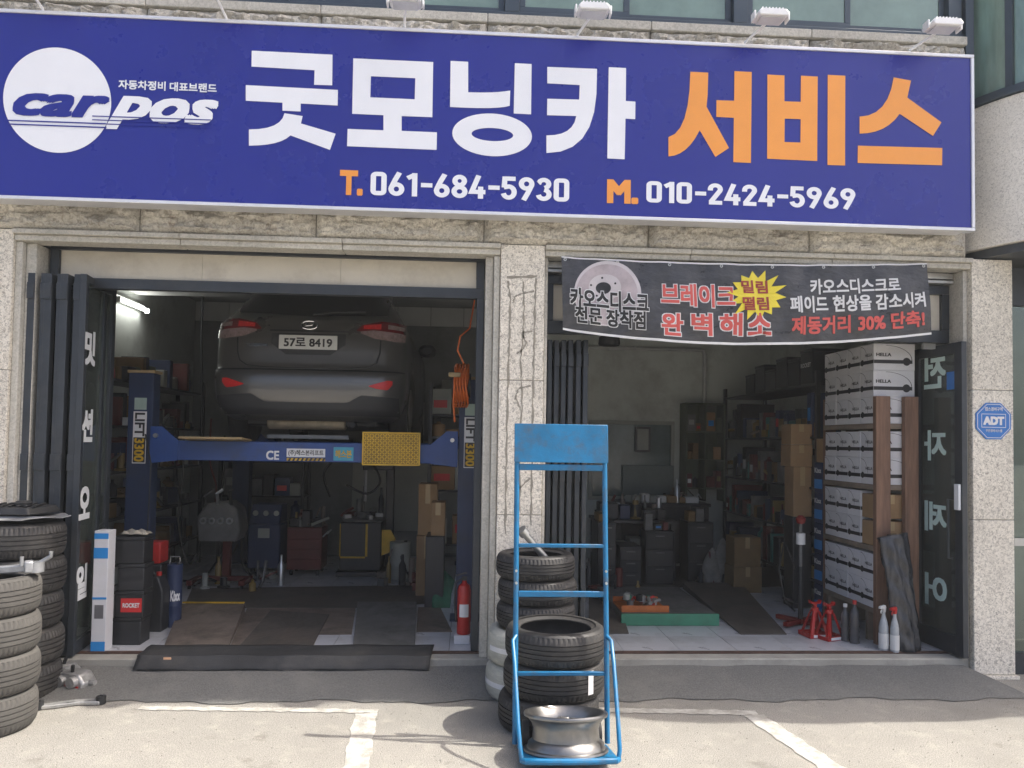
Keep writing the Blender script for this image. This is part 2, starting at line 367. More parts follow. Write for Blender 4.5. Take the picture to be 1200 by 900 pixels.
# glue left by a removed sign on the middle pilaster
mat('old_glue', (.30, .275, .225), .9, var=.25, vs=30, bump=.4)
glue = MB()
def gl(pts, wd):
    P = [onY(u, v, -.0015) for u, v in pts]; Q = []
    for a, b in zip(P, P[1:]):
        for k in range(6): Q.append(a+(b-a)*k/6)
    Q.append(P[-1]); vs = []; fs = []
    for i, p in enumerate(Q):
        t = Q[min(i+1, len(Q)-1)]-Q[max(i-1, 0)]; t.normalize(); n = Vector((-t.z, 0, t.x))*wd*.5*(1+.45*math.sin(i*1.7)+.25*math.sin(i*4.1)); j = Vector((.004*math.sin(i*2.3), 0, .004*math.sin(i*3.1)))
        vs += [p-n+j, p+n+j]
    glue.add(vs, [(2*i, 2*i+1, 2*i+3, 2*i+2) for i in range(len(Q)-1)])
gl([(594, 325), (628, 324)], .018); gl([(595, 329), (598, 350), (597, 395), (596, 420), (594, 500), (593, 560), (592, 625)], .014)
gl([(628, 326), (627, 352), (626, 400), (625, 440), (624, 500), (623, 560), (622, 615)], .013); gl([(613, 330), (614, 360), (613, 395), (610, 420), (612, 470), (609, 520), (609, 600)], .011)
gl([(626, 341), (612, 344), (604, 347), (601, 355)], .012); gl([(624, 388), (611, 390), (617, 402), (612, 410), (606, 414)], .012); gl([(622, 452), (608, 455), (604, 465), (610, 480)], .012)
gl([(620, 520), (606, 524), (603, 540)], .011); gl([(621, 560), (606, 575), (603, 600)], .012)
obj('glue_mark', glue, 'old_glue', pm, smooth=False, fix=False)

# steel frames with transom panels over the doors
def transom(x0, x1, zt, zm, zb, yb=.22, posts=True):
    p = obj('transom_frame', MB().box(x0, x1, yb, yb+.06, zt-.07, zt).box(x0, x1, yb, yb+.06, zb, zm), 'frame_steel', bld, bev=.003)
    if posts:
        for a, b in ((x0, x0+.06), (x1-.06, x1)): obj('frame_post', MB().box(a, b, yb+.001, yb+.059, zm+.001, zt-.071), 'frame_steel', p)
    n = 3
    for k in range(n):
        a, b = x0+.062+(x1-x0-.124)*k/n, x0+.062+(x1-x0-.124)*(k+1)/n
        obj('transom_panel', MB().box(a+.001, b-.001, yb+.03, yb+.045, zm+.001, zt-.071), 'transom_panel', p)
transom(-3.14, .12, 3.215, 2.935, 2.855)
transom(.60, 3.86, 3.06, 2.70, 2.60)
obj('frame_post', MB().box(.065, .122, .20, .26, .158, 2.853), 'frame_steel', bld, bev=.004)
obj('track_rail', MB().box(.60, 3.86, .16, .218, 3.07, 3.09).box(.60, 3.86, .17, .2, 3.105, 3.15), mat('alu', (.5, .5, .48), .4, .6), bld)
obj('jamb_panel', MB().box(3.70, 3.80, .30, .34, 2.56, 3.05), mat('grey_board', (.36, .37, .37), .7), bld)

# room behind
obj('room_wall', MB().box(-3.9, -3.75, .31, 5.2, 0, 3.62), 'inner_paint', bld)
obj('room_wall', MB().box(4.15, 4.3, .31, 5.2, 0, 3.62), 'inner_paint', bld)
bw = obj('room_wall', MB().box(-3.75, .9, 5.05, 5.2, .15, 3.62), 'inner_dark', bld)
for k in range(10):
    x = -3.74+k*.46; obj('wall_panel', MB().box(x+.004, x+.456, 5.02, 5.048, 3.35, 3.61), mat('white_panel', (.55, .56, .54), .55, var=.05), bw)
obj('room_wall', MB().box(.9, 4.15, 4.6, 4.75, .15, 3.62), 'inner_paint', bld)
obj('room_wall', MB().box(.9, 1.0, 4.75, 5.2, .15, 3.62), 'inner_paint', bld)
obj('ceiling', MB().box(-3.9, 4.3, .31, 5.2, 3.63, 3.75), 'ceiling_paint', bld)
obj('ceiling_beam', MB().box(-3.74, 4.14, 2.9, 3.15, 3.34, 3.625), 'ceiling_paint', bld, bev=.01)
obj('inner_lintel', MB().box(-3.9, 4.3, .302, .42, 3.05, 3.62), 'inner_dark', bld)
obj('inner_pier', MB().box(.25, .56, .345, .6, .15, 3.62), 'inner_paint', bld)
obj('inner_pier', MB().box(-3.749, -3.3, .345, .45, .15, 3.62), 'inner_paint', bld)
obj('inner_pier', MB().box(3.91, 4.149, .345, .45, .15, 3.62), 'inner_paint', bld)
# windows over the sign
mat('green_glass', (.17, .26, .215), .08, var=.25, vs=1.5, spec=.8, coat=.5)
wf = MB().box(-4.0, 3.88, .03, .12, 4.977, 5.03).box(-4.0, 3.88, .03, .12, 6.45, 6.55)
for u in (-60, 120, 330, 600, 867, 1118): 
    x = onY(u, 10, .05).x; wf.box(x-.055, x+.055, .032, .118, 5.031, 6.449)
wfr = obj('window_frame', wf, 'window_frame', bld, bev=.004)
XS = [onY(u, 10, .05).x for u in (-60, 120, 330, 600, 867, 1118)]
for a, b in zip(XS, XS[1:]):
    m_ = (a+b)/2
    for p, q, yy in ((a+.057, m_+.02, .05), (m_-.02, b-.057, .085)):
        s_ = obj('window_sash', MB().box(p, q, yy, yy+.025, 5.033, 5.083).box(p, p+.045, yy, yy+.025, 5.084, 6.44).box(q-.045, q, yy, yy+.025, 5.084, 6.44), 'window_frame', wfr)
        obj('pane', MB().box(p+.046, q-.046, yy+.008, yy+.016, 5.085, 6.44), 'green_glass', s_)
obj('sun_block_eave', MB().box(-4.3, 6.2, -.47, .028, 7.2, 7.38), 'molding_stone', bld, bev=.01)  # unseen overhang, added to keep the forecourt edge and floodlights in shade
obj('upper_wall', MB().box(-4.3, 3.9, .13, .30, 4.95, 6.56).box(-4.3, 3.9, .03, .30, 6.565, 7.4), 'granite_fascia', bld)
# rounded corner bay on the right
BC, BR = (5.26, .52), 1.40
def arc(r, a): return (BC[0]-r*math.cos(a), BC[1]-r*math.sin(a))
def drum(r0, r1, z0, z1, a0=-.3, a1=1.86, n=24):
    m = MB(); q = [a0+(a1-a0)*k/n for k in range(n+1)]
    pts = [arc(r1, a) for a in q]+[arc(r0, a) for a in reversed(q)]
    return m.prism(pts, lambda p: (p[0], p[1], z0), lambda p: (p[0], p[1], z1))
bay = obj('corner_bay', drum(1.24, 1.385, 3.34, 4.42), 'mortar', bld)
for k in range(4):
    a = -.3+k*.55; obj('fascia_stone', drum(1.34, 1.40, 3.31, 4.43, a+.0015, a+.5485, 10), 'granite_fascia', bay, bev=.003)
obj('soffit', drum(.02, 1.36, 3.24, 3.305), mat('soffit_dark', (.06, .065, .07), .5, .3), bay)
obj('bay_sill', drum(1.24, 1.425, 4.435, 4.50), 'window_frame', bay, bev=.006)
mat('bay_glass', (.19, .30, .255), .06, var=.45, vs=1.3, spec=.8, coat=.5, stretch=(3, 3, .5))
for k in range(4):
    a = -.3+k*.42; obj('bay_pane', drum(1.34, 1.355, 4.505, 5.44, a+.02, a+.40, 8), 'bay_glass', bay)
    obj('bay_mullion', drum(1.30, 1.39, 4.505, 5.44, a-.018, a+.018, 2), 'window_frame', bay)
obj('bay_cap', drum(.02, 1.40, 5.445, 5.55), 'granite_fascia', bay)
obj('sun_block_wall', MB().box(5.7, 9, -.80, 1.19, 3.31, 5.54), 'granite_fascia', bay)  # out-of-view block, added to shade the right end of the ramp
obj('bay_corner_post', MB().box(3.865, 3.93, .0, .13, 4.51, 5.44), 'window_frame', bay)
# glazed front of the next shop, just entering the picture
nf = obj('side_shopfront', MB().box(4.232, 4.30, .12, .2, .0, 3.2).box(4.302, 6.5, .12, .2, .0, .16).box(4.302, 6.5, .12, .2, 2.9, 3.2).box(5.2, 5.28, .12, .2, .161, 2.899), 'frame_steel', bld)
glass('clear_glass', (.80, .88, .84), 1.5)
obj('pane', MB().box(4.302, 5.198, .15, .158, .165, 2.895), 'clear_glass', nf)
obj('rail', MB().box(4.302, 5.198, .10, .119, 1.0, 1.06), 'alu', nf)
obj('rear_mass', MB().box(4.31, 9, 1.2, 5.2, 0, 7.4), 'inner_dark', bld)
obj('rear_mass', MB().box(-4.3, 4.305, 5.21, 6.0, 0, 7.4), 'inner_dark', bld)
for k in range(4):
    for j in range(5): obj('wall_slab', MB().box(-7.5+k*.8+.002, -6.7+k*.8-.002, .0, .3, j*1.48+.002, (j+1)*1.48-.002), 'granite', bld, bev=.004)
obj('side_wall', MB().box(-7.5, -4.305, .31, 5.2, 0, 7.39), 'mortar', bld)
obj('roof', MB().box(-4.3, 4.3, .305, 5.205, 7.2, 7.4), 'mortar', bld)

# loose grit on the forecourt
rg_ = random.Random(5); gr_ = MB()
for k in range(2600):
    x, y = rg_.uniform(-3.6, 4.2), -.42-rg_.random()**1.5*2.2; r = rg_.uniform(.0012, .0045); a = rg_.uniform(0, 6.28)
    gr_.add([(x+r*math.cos(a), y+r*math.sin(a), .001), (x+r*math.cos(a+2), y+r*math.sin(a+2), .001), (x+r*math.cos(a+4.1), y+r*math.sin(a+4.1), .001), (x, y, .001+r*1.1)], [(0, 1, 3), (1, 2, 3), (2, 0, 3)])
tag(obj('grit', gr_, mat('grit_stone', (.24, .225, .195), .9, var=.5, vs=40), smooth=False, fix=False), 'loose grit scattered over the pale forecourt', 'grit', kind='stuff')

# ------------------------------------------------------------------ the big sign
mat('sign_blue', (.0135, .021, .245), .28, var=.04, vs=.8, spec=.5)
mat('sign_white', (.80, .82, .86), .35, var=.02); mat('sign_orange', (.84, .33, .055), .35, var=.03)
mat('sign_trim', (.72, .73, .76), .35, .3, var=.05)
SX0, SX1, SZ0, SZ1, SY = -3.62, 3.752, 3.372, 4.708, -.25
sign = thing('shop_sign', 'long deep blue sign box with white and orange lettering over both garage bays', 'sign', ((SX0+SX1)/2, SY, SZ0))
obj('sign_box', MB().box(SX0+.02, SX1-.02, SY+.012, -.052, SZ0+.02, SZ1-.02), 'sign_trim', sign)
obj('sign_face', MB().box(SX0+.025, SX1-.025, SY, SY+.011, SZ0+.025, SZ1-.025), 'sign_blue', sign)
for a in ((SX0, SX1, SZ0, SZ0+.0245), (SX0, SX1, SZ1-.0245, SZ1), (SX0, SX0+.0245, SZ0+.025, SZ1-.025), (SX1-.0245, SX1, SZ0+.025, SZ1-.025)):
    obj('sign_trim', MB().box(a[0], a[1], SY-.012, SY+.06, a[2], a[3]), 'sign_trim', sign, bev=.004)
LY = SY-.004
def px(l, ox=0., sc_=3.): return [(ox+x/sc_, y/sc_) for x, y in l]
def smooth_poly(l, ox, closed=True):       # tuples of 3 mark a curve point that is rounded through
    out = []; n = len(l)
    for i, p in enumerate(l):
        if len(p) == 3:
            a = l[i-1]; b = l[(i+1) % n]
            m0 = ((a[0]+p[0])/2, (a[1]+p[1])/2) if len(a) == 3 else a[:2]; m1 = ((b[0]+p[0])/2, (b[1]+p[1])/2) if len(b) == 3 else b[:2]
            for k in range(0, 7):
                t = k/6; out.append(((1-t)**2*m0[0]+2*t*(1-t)*p[0]+t*t*m1[0], (1-t)**2*m0[1]+2*t*(1-t)*p[1]+t*t*m1[1]))
        else: out.append(p[:2])
    res = []
    for q in out:
        if not res or abs(q[0]-res[-1][0])+abs(q[1]-res[-1][1]) > .3: res.append(q)
    if abs(res[0][0]-res[-1][0])+abs(res[0][1]-res[-1][1]) < .3: res.pop()
    return [(ox+x/3, y/3) for x, y in res]
def ell(cx, cy, rx, ry, ox, n=48): return [(ox+(cx+rx*math.cos(2*PI*k/n))/3, (cy+.045*rx*math.cos(2*PI*k/n)+ry*math.sin(2*PI*k/n))/3) for k in range(n)]
sg = lambda p: tuple(onY(p[0], p[1], LY))
def glyph(parts, m, holes=()):
    b = MB()
    for i, (l, ox) in enumerate(parts):
        b.sheet(smooth_poly(l, ox) if not callable(l) else l(), [smooth_poly(h, hx) if not callable(h) else h() for k, h, hx in holes if k == i], sg)
    return obj('letter', b, m, sign, smooth=False)
W, O = 'sign_white', 'sign_orange'
glyph([([(885,178),(1169,192),(1168,300),(1104,298),(1106,247),(884,234)], 0), ([(864,299),(1188,316),(1187,371),(1057,364),(1057,392),(993,389),(993,361),(864,354)], 0),
       ([(1000,398),(1064,408),(1058,434),(1180,470),(1160,527),(1021,476),(985,512,1),(875,512),(875,455),(990,455,1)], 0)], W)
glyph([([(42,205),(323,218),(320,412),(212,408),(212,460),(336,465),(335,527),(20,514),(22,453),(148,458),(148,405),(38,400)], 400)], W, [(0, [(104,268),(260,275),(258,349),(102,342)], 400)])
glyph([([(384,214),(446,217),(446,324),(540,328,1),(594,318),(592,372),(550,386,1),(382,376)], 400), ([(610,222),(669,225),(667,402),(606,399)], 400), (lambda: ell(530, 474, 140, 75, 400), 400)], W, [(2, lambda: ell(531, 473, 73, 23, 400), 400)])
glyph([([(724,235),(899,242),(897,330),(885,540,1),(721,538),(721,476),(815,478,1),(826,408),(723,405),(724,347),(836,350),(838,299),(724,293)], 400), ([(940,236),(1001,239),(1000,355),(1034,357),(1033,419),(999,417),(996,560),(935,557)], 400)], W)
glyph([([(27,252),(90,255),(88,330),(84,375),(163,520),(115,552),(60,458),(15,548,1),(-50,550),(-50,482),(24,465,1)], 800), ([(182,250),(243,253),(240,573),(178,570),(180,414),(118,411),(119,352),(181,354)], 800)], O)
glyph([([(298,262),(358,265),(358,356),(415,358),(416,266),(475,269),(473,566),(297,558)], 800), ([(510,263),(572,266),(571,582),(509,580)], 800)], O, [(0, [(359,417),(415,419),(414,501),(358,499)], 800)])
glyph([([(742,272),(803,283),(790,343),(910,430),(880,478),(763,400),(715,470,1),(622,470),(622,410),(722,408,1)], 800), ([(616,512),(913,520),(912,581),(615,573)], 800)], O)
def tx(s, u0, v0, u1, v1, m, bold, shear=0., Y=LY, name='lettering'): return text(name, s, rect_px(u0, v0, u1, v1, Y), m, sign, bold, shear)
# bold condensed numerals drawn from strokes
def arc_(cx, cy, rx, ry, a0, a1, n=14): return [(cx+rx*math.cos(R_(a0+(a1-a0)*k/n)), cy+ry*math.sin(R_(a0+(a1-a0)*k/n))) for k in range(n+1)]
rr_ = arc_(.36, .81, .105, .10, 0, 90, 5)+arc_(.20, .81, .105, .10, 90, 180, 5)+arc_(.20, .19, .105, .10, 180, 270, 5)+arc_(.36, .19, .105, .10, 270, 360, 5)
DG = {'0': [(rr_, 1)], '1': [([(.29, 1), (.29, 0)], 0), ([(.04, .77), (.27, .91)], 0)],
      '2': [([(.10, .66)]+arc_(.28, .73, .18, .18, 180, -25, 14)+[(.12, .12)], 0), ([(.05, .09), (.53, .09)], 0)],
      '3': [([(.09, .76)]+arc_(.27, .735, .175, .175, 170, -80, 14), 0), (arc_(.27, .285, .19, .195, 85, -170, 16), 0)],
      '4': [([(.33, 1), (.09, .29), (.57, .29)], 0), ([(.40, .52), (.40, 0)], 0)],
      '5': [([(.51, .91), (.13, .91), (.11, .52)], 0), ([(.10, .53)]+arc_(.27, .33, .195, .24, 115, -165, 18), 0)],
      '6': [(arc_(.28, .29, .185, .20, 0, 360, 24)[:-1], 1), ([(.38, 1), (.24, .70), (.115, .38)], 0)],
      '9': [(arc_(.28, .71, .185, .20, 0, 360, 24)[:-1], 1), ([(.18, 0), (.32, .30), (.445, .62)], 0)],
      '8': [(arc_(.28, .735, .165, .175, 0, 360, 22)[:-1], 1), (arc_(.28, .28, .19, .19, 0, 360, 24)[:-1], 1)], '-': [([(.05, .50), (.45, .50)], 0)]}
ADV = {'-': .50, '1': .46}
def numerals(s_, u0, v0, u1, v1, m, wd=.185):
    tot = sum(ADV.get(c, .62) for c in s_)-.06; f = rect_px(u0, v0, u1, v1, LY); x = 0.
    for c in s_:
        b = MB()
        for li, (pts, closed) in enumerate(DG[c]):
            n = len(pts); L_, R2 = [], []
            for i, p in enumerate(pts):
                a_, d_ = (pts[i-1], pts[(i+1) % n]) if closed else (pts[max(i-1, 0)], pts[min(i+1, n-1)])
                t0 = Vector((p[0]-a_[0], p[1]-a_[1])); t1 = Vector((d_[0]-p[0], d_[1]-p[1]))
                if t0.length < 1e-6: t0 = t1
                if t1.length < 1e-6: t1 = t0
                t0.normalize(); t1.normalize(); q = (t0+t1).normalized(); k = 1/max(.55, q.dot(t1)); nn_ = Vector((-q.y, q.x))*wd*.5*k
                L_.append((p[0]+nn_.x, p[1]+nn_.y)); R2.append((p[0]-nn_.x, p[1]-nn_.y))
            w2 = lambda p: (lambda g: (g[0], g[1]-li*.0006, g[2]))(f((x+p[0])/tot, p[1]))
            b.add([w2(p) for p in L_]+[w2(p) for p in R2], [(i, (i+1) % n, n+(i+1) % n, n+i) for i in range(n if closed else n-1)])
        obj('numeral', b, m, sign, smooth=False, fix=False); x += ADV.get(c, .62)
tx('T.', 398.5, 199, 425, 229.5, O, .05); numerals('061-684-5930', 434.5, 201, 667, 236.5, W)
tx('M.', 711.5, 210, 748, 239.5, O, .05); numerals('010-2424-5969', 757.5, 212, 1002.5, 245.5, W)
tx('자동차정비', 139, 93.3, 194, 106.5, W, .03); tx('대표브랜드', 199, 96, 254, 109, W, .03)
obj('logo_disc', MB().sheet(ell(201, 352, 190, 185, 0, 72), [], sg), W, sign, smooth=False)
tx('car', 15.5, 108, 128, 139.5, 'sign_blue', .035, .35, LY-.003); tx('p', 125.5, 111.5, 177, 153, W, .035, .35, LY-.001); tx('os', 176, 114, 255.5, 147, W, .035, .35, LY-.001)
st_ = MB()
def stripe(pts, Y): st_.add([tuple(onY(u, v, Y)) for u, v in pts], [(0, 1, 2, 3)])
for v in (140.2, 144.6): stripe([(9 if v < 142 else 10.5, v), (124, v+4.0), (124, v+5.6), (9.5 if v < 142 else 11, v+1.5)], LY-.0045)
for v in (135.5, 139.9, 144.3): stripe([(108, v-.2), (247, v+4.5), (247, v+5.7), (108, v+1.0)], LY-.0050)
obj('logo_stripe', st_, 'sign_blue', sign, smooth=False, fix=False)

# ------------------------------------------------------------------ floodlights on thin arms along the top of the sign
mat('lamp_white', (.80, .81, .82), .4, var=.04); mat('lamp_lens', (.6, .62, .63), .15)
def floodlight(ub, vb, uh, vh, label):
    b = onY(ub, vb, SY+.03); b.z = SZ1+.001; Yh = SY-.24; h = onY(uh, vh, Yh)
    t = thing('floodlight', label, 'floodlight', tuple(b), 0, 'floodlights over the sign')
    obj('foot', MB().box(b.x-.03, b.x+.03, b.y-.02, b.y+.02, b.z, b.z+.008), 'lamp_white', t)
    obj('arm', MB().tube([(b.x, b.y, b.z+.006), (b.x, b.y, b.z+.03), tuple(b*.35+h*.65+Vector((0, 0, .0))), (h.x, h.y+.03, h.z-.012)], .0095, 8), 'lamp_white', t)
    hd = MB().prism([(-.115, -.002), (-.10, -.022), (.10, -.022), (.115, -.002), (.09, .026), (-.09, .026)], lambda p: (h.x+p[0], h.y-.07, h.z+p[1]), lambda p: (h.x+p[0], h.y+.08, h.z+p[1]+.012))
    head = obj('head', hd, 'lamp_white', t, bev=.008)
    for k in range(7): obj('cooling_fin', MB().box(h.x-.078+k*.024, h.x-.070+k*.024, h.y-.05, h.y+.05, h.z+.026, h.z+.044), 'lamp_white', head)
    for s in (-1, 1): obj('bracket', MB().box(h.x+s*.122-.006, h.x+s*.122+.006, h.y-.03, h.y+.04, h.z-.03, h.z+.03), 'lamp_white', head, bev=.003)
    obj('lens', MB().box(h.x-.085, h.x+.085, h.y-.05, h.y+.06, h.z-.027, h.z-.0225), 'lamp_lens', head)
LAB = 'white floodlight on a thin arm %s'
for ub, vb, uh, vh, l in ((50, 12, 30, -22, 'above the round logo of the blue sign'), (265, 22, 250, -14, 'above the first big white letter of the sign'), (474, 32, 475, 2, 'above the second white letter of the sign'), (677, 40, 695, 13, 'above the last white letter of the sign'), (873, 49, 903, 20, 'above the first orange letter of the sign'), (1066, 58, 1105, 31, 'over the last orange letter of the sign')):
    floodlight(ub, vb, uh, vh, LAB % l)

# ------------------------------------------------------------------ banner over the right bay
mat('banner_black', (.048, .049, .054), .3, var=.45, vs=2.5, bump=.5, bs=9, stretch=(2.5, 1, 5)); mat('print_white', (.72, .72, .72), .45, var=.05); mat('print_red', (.62, .10, .085), .45, var=.08)
mat('print_yellow', (.80, .66, .045), .45, var=.05); mat('print_maroon', (.33, .045, .03), .45); mat('print_disc', (.43, .37, .385), .4, var=.25, vs=6); mat('print_disc_light', (.58, .54, .55), .4, var=.1, vs=5); mat('print_black', (.015, .015, .016), .45)
BY = -.036
cTL = onY(657.6, 301, BY); cTR = onY(1085.7, 308.8, BY); cBL = onY(659.6, 385.5, BY); cBR = onY(1091.5, 391, BY)
def ban(s, t, off=0.):                      # s along, t up (1 = top)
    top = cTL.lerp(cTR, s); bot = cBL.lerp(cBR, s); sag_t = .030*4*s*(1-s); sag_b = .098*4*s*(1-s)*(1.06-.15*s)
    top.z -= sag_t; bot.z -= sag_b; p = bot.lerp(top, t)
    y = BY + .010*math.sin(s*19)*(1-t)+.006*math.sin(s*43+t*5)+.004*math.sin(s*71-t*8) - .018*math.sin(PI*t)
    return (p.x, y-off, p.z)
banner = thing('banner', 'black vinyl banner with red white and yellow lettering hung under the lintel', 'banner', tuple(cBL))
obj('cloth', MB().grid(120, 16, lambda s, t: ban(s, t)), 'banner_black', banner, fix=False)
hem = MB().grid(120, 1, lambda s, t: ban(s, -.012+t*.03, .0012)); hem.grid(120, 1, lambda s, t: ban(s, .985+t*.02, .0012))
obj('hem', hem, 'print_white', banner, fix=False)
def bs(x, y):                               # crop pixels of the banner to (s, t)
    s = (x-45-(7*(y-30)/215))/1096; s = max(-.01, min(1.01, s))
    ytop = 28+20*s + 30*4*s*(1-s)*.36*1.0; ybot = 243+13*s + 98*4*s*(1-s)*.385*(1.06-.15*s)
    return s, (ybot-y)/(ybot-ytop)
def bt(s_, x0, y0, x1, y1, m, bold, off=.003, outline=None, ob=.05):
    def fn(o):
        def g(a, b):
            sa, ta = bs(x0+(x1-x0)*a, (y0*(1-a)+(y0)*a)); sx = (x0+(x1-x0)*a-50)/1096
            ym = 15*(4*sx*(1-sx))              # not used for layout, the sag of the cloth does it
            ss, tt0 = bs(x0+(x1-x0)*.5, y1); _, tt1 = bs(x0+(x1-x0)*.5, y0)
            return ban(sx, tt0+(tt1-tt0)*b, o)
        return g
    if outline: text('lettering', s_, fn(off), outline, banner, bold+ob, 0., bold)
    text('lettering', s_, fn(off+.0019), m, banner, bold)
def bcirc(cx, cy, rx, ry, off, m, name='printed_disc', n=40, hole=None):
    bfan(name, cx, cy, [(rx*math.cos(2*PI*k/n), ry*math.sin(2*PI*k/n)) for k in range(n)], off, m)
def bfan(name, cx, cy, rim, off, m):
    n = len(rim); g = MB(); vs = [ban(*bs(cx, cy), off)]; fs = []
    for j in range(1, 6): vs += [ban(*bs(cx+x*j/5, cy+y*j/5), off) for x, y in rim]
    for k in range(n):
        l = (k+1) % n; fs.append((0, 1+k, 1+l))
        for j in range(4): fs.append((1+j*n+k, 1+(j+1)*n+k, 1+(j+1)*n+l, 1+j*n+l))
    obj(name, g.add(vs, fs), m, banner, smooth=False, fix=False)
bcirc(180, 137, 98, 97, .0035, 'print_disc_light'); bcirc(178, 140, 90, 90, .0048, 'print_disc'); bcirc(172, 120, 47, 40, .0060, 'print_disc_light'); bcirc(168, 122, 22, 18, .0072, 'print_black')
for a in range(5): bcirc(168+37*math.cos(a*1.257-.4), 120+29*math.sin(a*1.257-.4), 3.2, 3.2, .0072, 'print_black', n=10)
bt('카오스디스크', 72, 130, 300, 190, 'print_black', .035, .0085, 'print_white', .04)
bt('전문 장착점', 86, 184, 290, 236, 'print_black', .035, .0085, 'print_white', .04)
bt('브레이크', 338, 110, 557, 178, 'print_red', .03, .004, 'print_white', .035)
for k, (ch, a, b) in enumerate((('완', 336, 402), ('벽', 425, 488), ('해', 510, 577), ('소', 592, 660))): bt(ch, a, 196, b, 262, 'print_red', .03, .004, 'print_white', .035)
star = []
for k in range(28):
    a = 2*PI*k/28+.1; r = (1.0 if k % 2 == 0 else .66)*(1+.08*math.sin(k*2.7)); star.append((88*r*math.cos(a), 76*r*math.sin(a)))
bfan('printed_star', 620, 142, star, .007, 'print_yellow')
bt('밀림', 576, 99, 656, 138, 'print_maroon', .03, .0075); bt('떨림', 577, 148, 656, 188, 'print_maroon', .03, .0075)
bt('카오스디스크로', 784, 93, 1055, 138, 'print_white', .025); bt('페이드 현상을 감소시켜', 720, 142, 1130, 190, 'print_white', .025); bt('제동거리 30% 단축!', 722, 200, 1122, 252, 'print_red', .03)
for k in range(8):
    s = .01+k*.14; p = Vector(ban(s, .985)); obj('tie', MB().tube([tuple(p), (p.x, p.y+.1, p.z+.035), (p.x+.004, .19, 3.10)], .004, 5), 'print_white', banner)
    obj('eyelet', MB().lathe([(.006, -.002), (.012, -.002), (.012, .002), (.006, .002)], 10, (p.x, p.y-.004, p.z-.012), 'Y', closed=True), 'alu', banner)

# ------------------------------------------------------------------ folding doors
glass('door_glass', (.62, .70, .67), 1.5, film=.16, fcol=(.34, .40, .36)); mat('vinyl_white', (.78, .80, .80), .5, var=.03); mat('vinyl_mint', (.55, .70, .66), .5, var=.03)  # diffuse film colour on the panes stands in for greenish reflections
def leaf(parent, p0, p1, z0, z1, fw=.055, th=.034, mid=None):
    a = Vector(p0); b = Vector(p1); d = (b-a).normalized(); L = (b-a).length
    q = lambda s: tuple(a+d*s)
    m = MB().slab(q(0), q(fw), z0, z1, th).slab(q(L-fw), q(L), z0, z1, th).slab(q(fw+.0005), q(L-fw-.0005), z0, z0+fw*1.7, th*.94).slab(q(fw+.0005), q(L-fw-.0005), z1-fw, z1, th*.94)
    if mid: m.slab(q(fw+.0005), q(L-fw-.0005), mid-.03, mid+.03, th*.94)
    o = obj('leaf', m, 'frame_steel', parent, bev=.003)
    obj('pane', MB().slab(q(fw), q(L-fw), z0+fw*1.7, z1-fw, .008), 'door_glass', o, fix=True)
    return o
LX = [onY(u, 330, .07).x for u in (32, 47, 52, 66, 71, 86, 94)]
fd = thing('folding_door', 'dark steel folding door folded open with white lettering beside the tyre stacks', 'door', (-3.0, .08, .156))
for i, x in enumerate(LX[:-1]):
    yA, yB = .07+.004*(i % 2), .62
    leaf(fd, (x+.028, yA), (x+.03+.012*(1 if i % 2 else -1), yB), .158, 2.93, .06, .05)
    for z in (.5, 1.55, 2.80): obj('hinge', MB().box(x+.004, x+.052, yA-.012, yA-.001, z-.06, z+.06), 'frame_steel', fd, bev=.002)
pA, pB = (onY(91.5, 500, .06).x, .06), (onY(117, 500, .50).x, .50)
last = leaf(fd, pA, pB, .158, 2.93, .055, .045)
dv = Vector(pB)-Vector(pA); Ld = dv.length; dn = dv.normalized(); nn = Vector((dn.y, -dn.x))
def onleaf(s0, s1, z0, z1, off=.026):
    def fn(a, b):
        q = Vector(pA)+dn*(s0+(s1-s0)*a)+nn*off; return (q.x, q.y, z0+(z1-z0)*b)
    return fn
for ch, (v0, v1) in zip('밋션오일', ((387, 428), (479, 518), (570, 609), (662, 703))):
    z1 = onY(97, v0, .15).z; z0 = onY(97, v1, .15).z; text('letter', ch, onleaf(.0, .21, z0, z1), 'vinyl_white', last, .04)
obj('handle', MB().tube([(pB[0]+.03, pB[1], 1.05), (pB[0]+.06, pB[1]-.01, 1.07), (pB[0]+.06, pB[1]-.01, 1.28), (pB[0]+.03, pB[1], 1.3)], .009, 8), 'frame_steel', fd)
fd2 = thing('folding_door', 'dark steel folding door stacked open behind the blue hand truck', 'door', (.8, .3, .156))
for i, u in enumerate((652, 660, 668, 677, 685)):
    x = onY(u, 450, .3).x; leaf(fd2, (x, .30-.012*i), (x+.015*(1 if i % 2 else -1), .86), .158, 2.56, .05, .038)
    for z in (.6, 1.5, 2.4): obj('hinge', MB().box(x-.02, x+.02, .286-.012*i-.004, .299-.012*i-.003, z-.05, z+.05), 'frame_steel', fd2, bev=.002)
sd = leaf(fd2, (onY(644, 450, .29).x, .288), (onY(651, 450, .29).x-.02, .84), .158, 2.56, .05, .036)
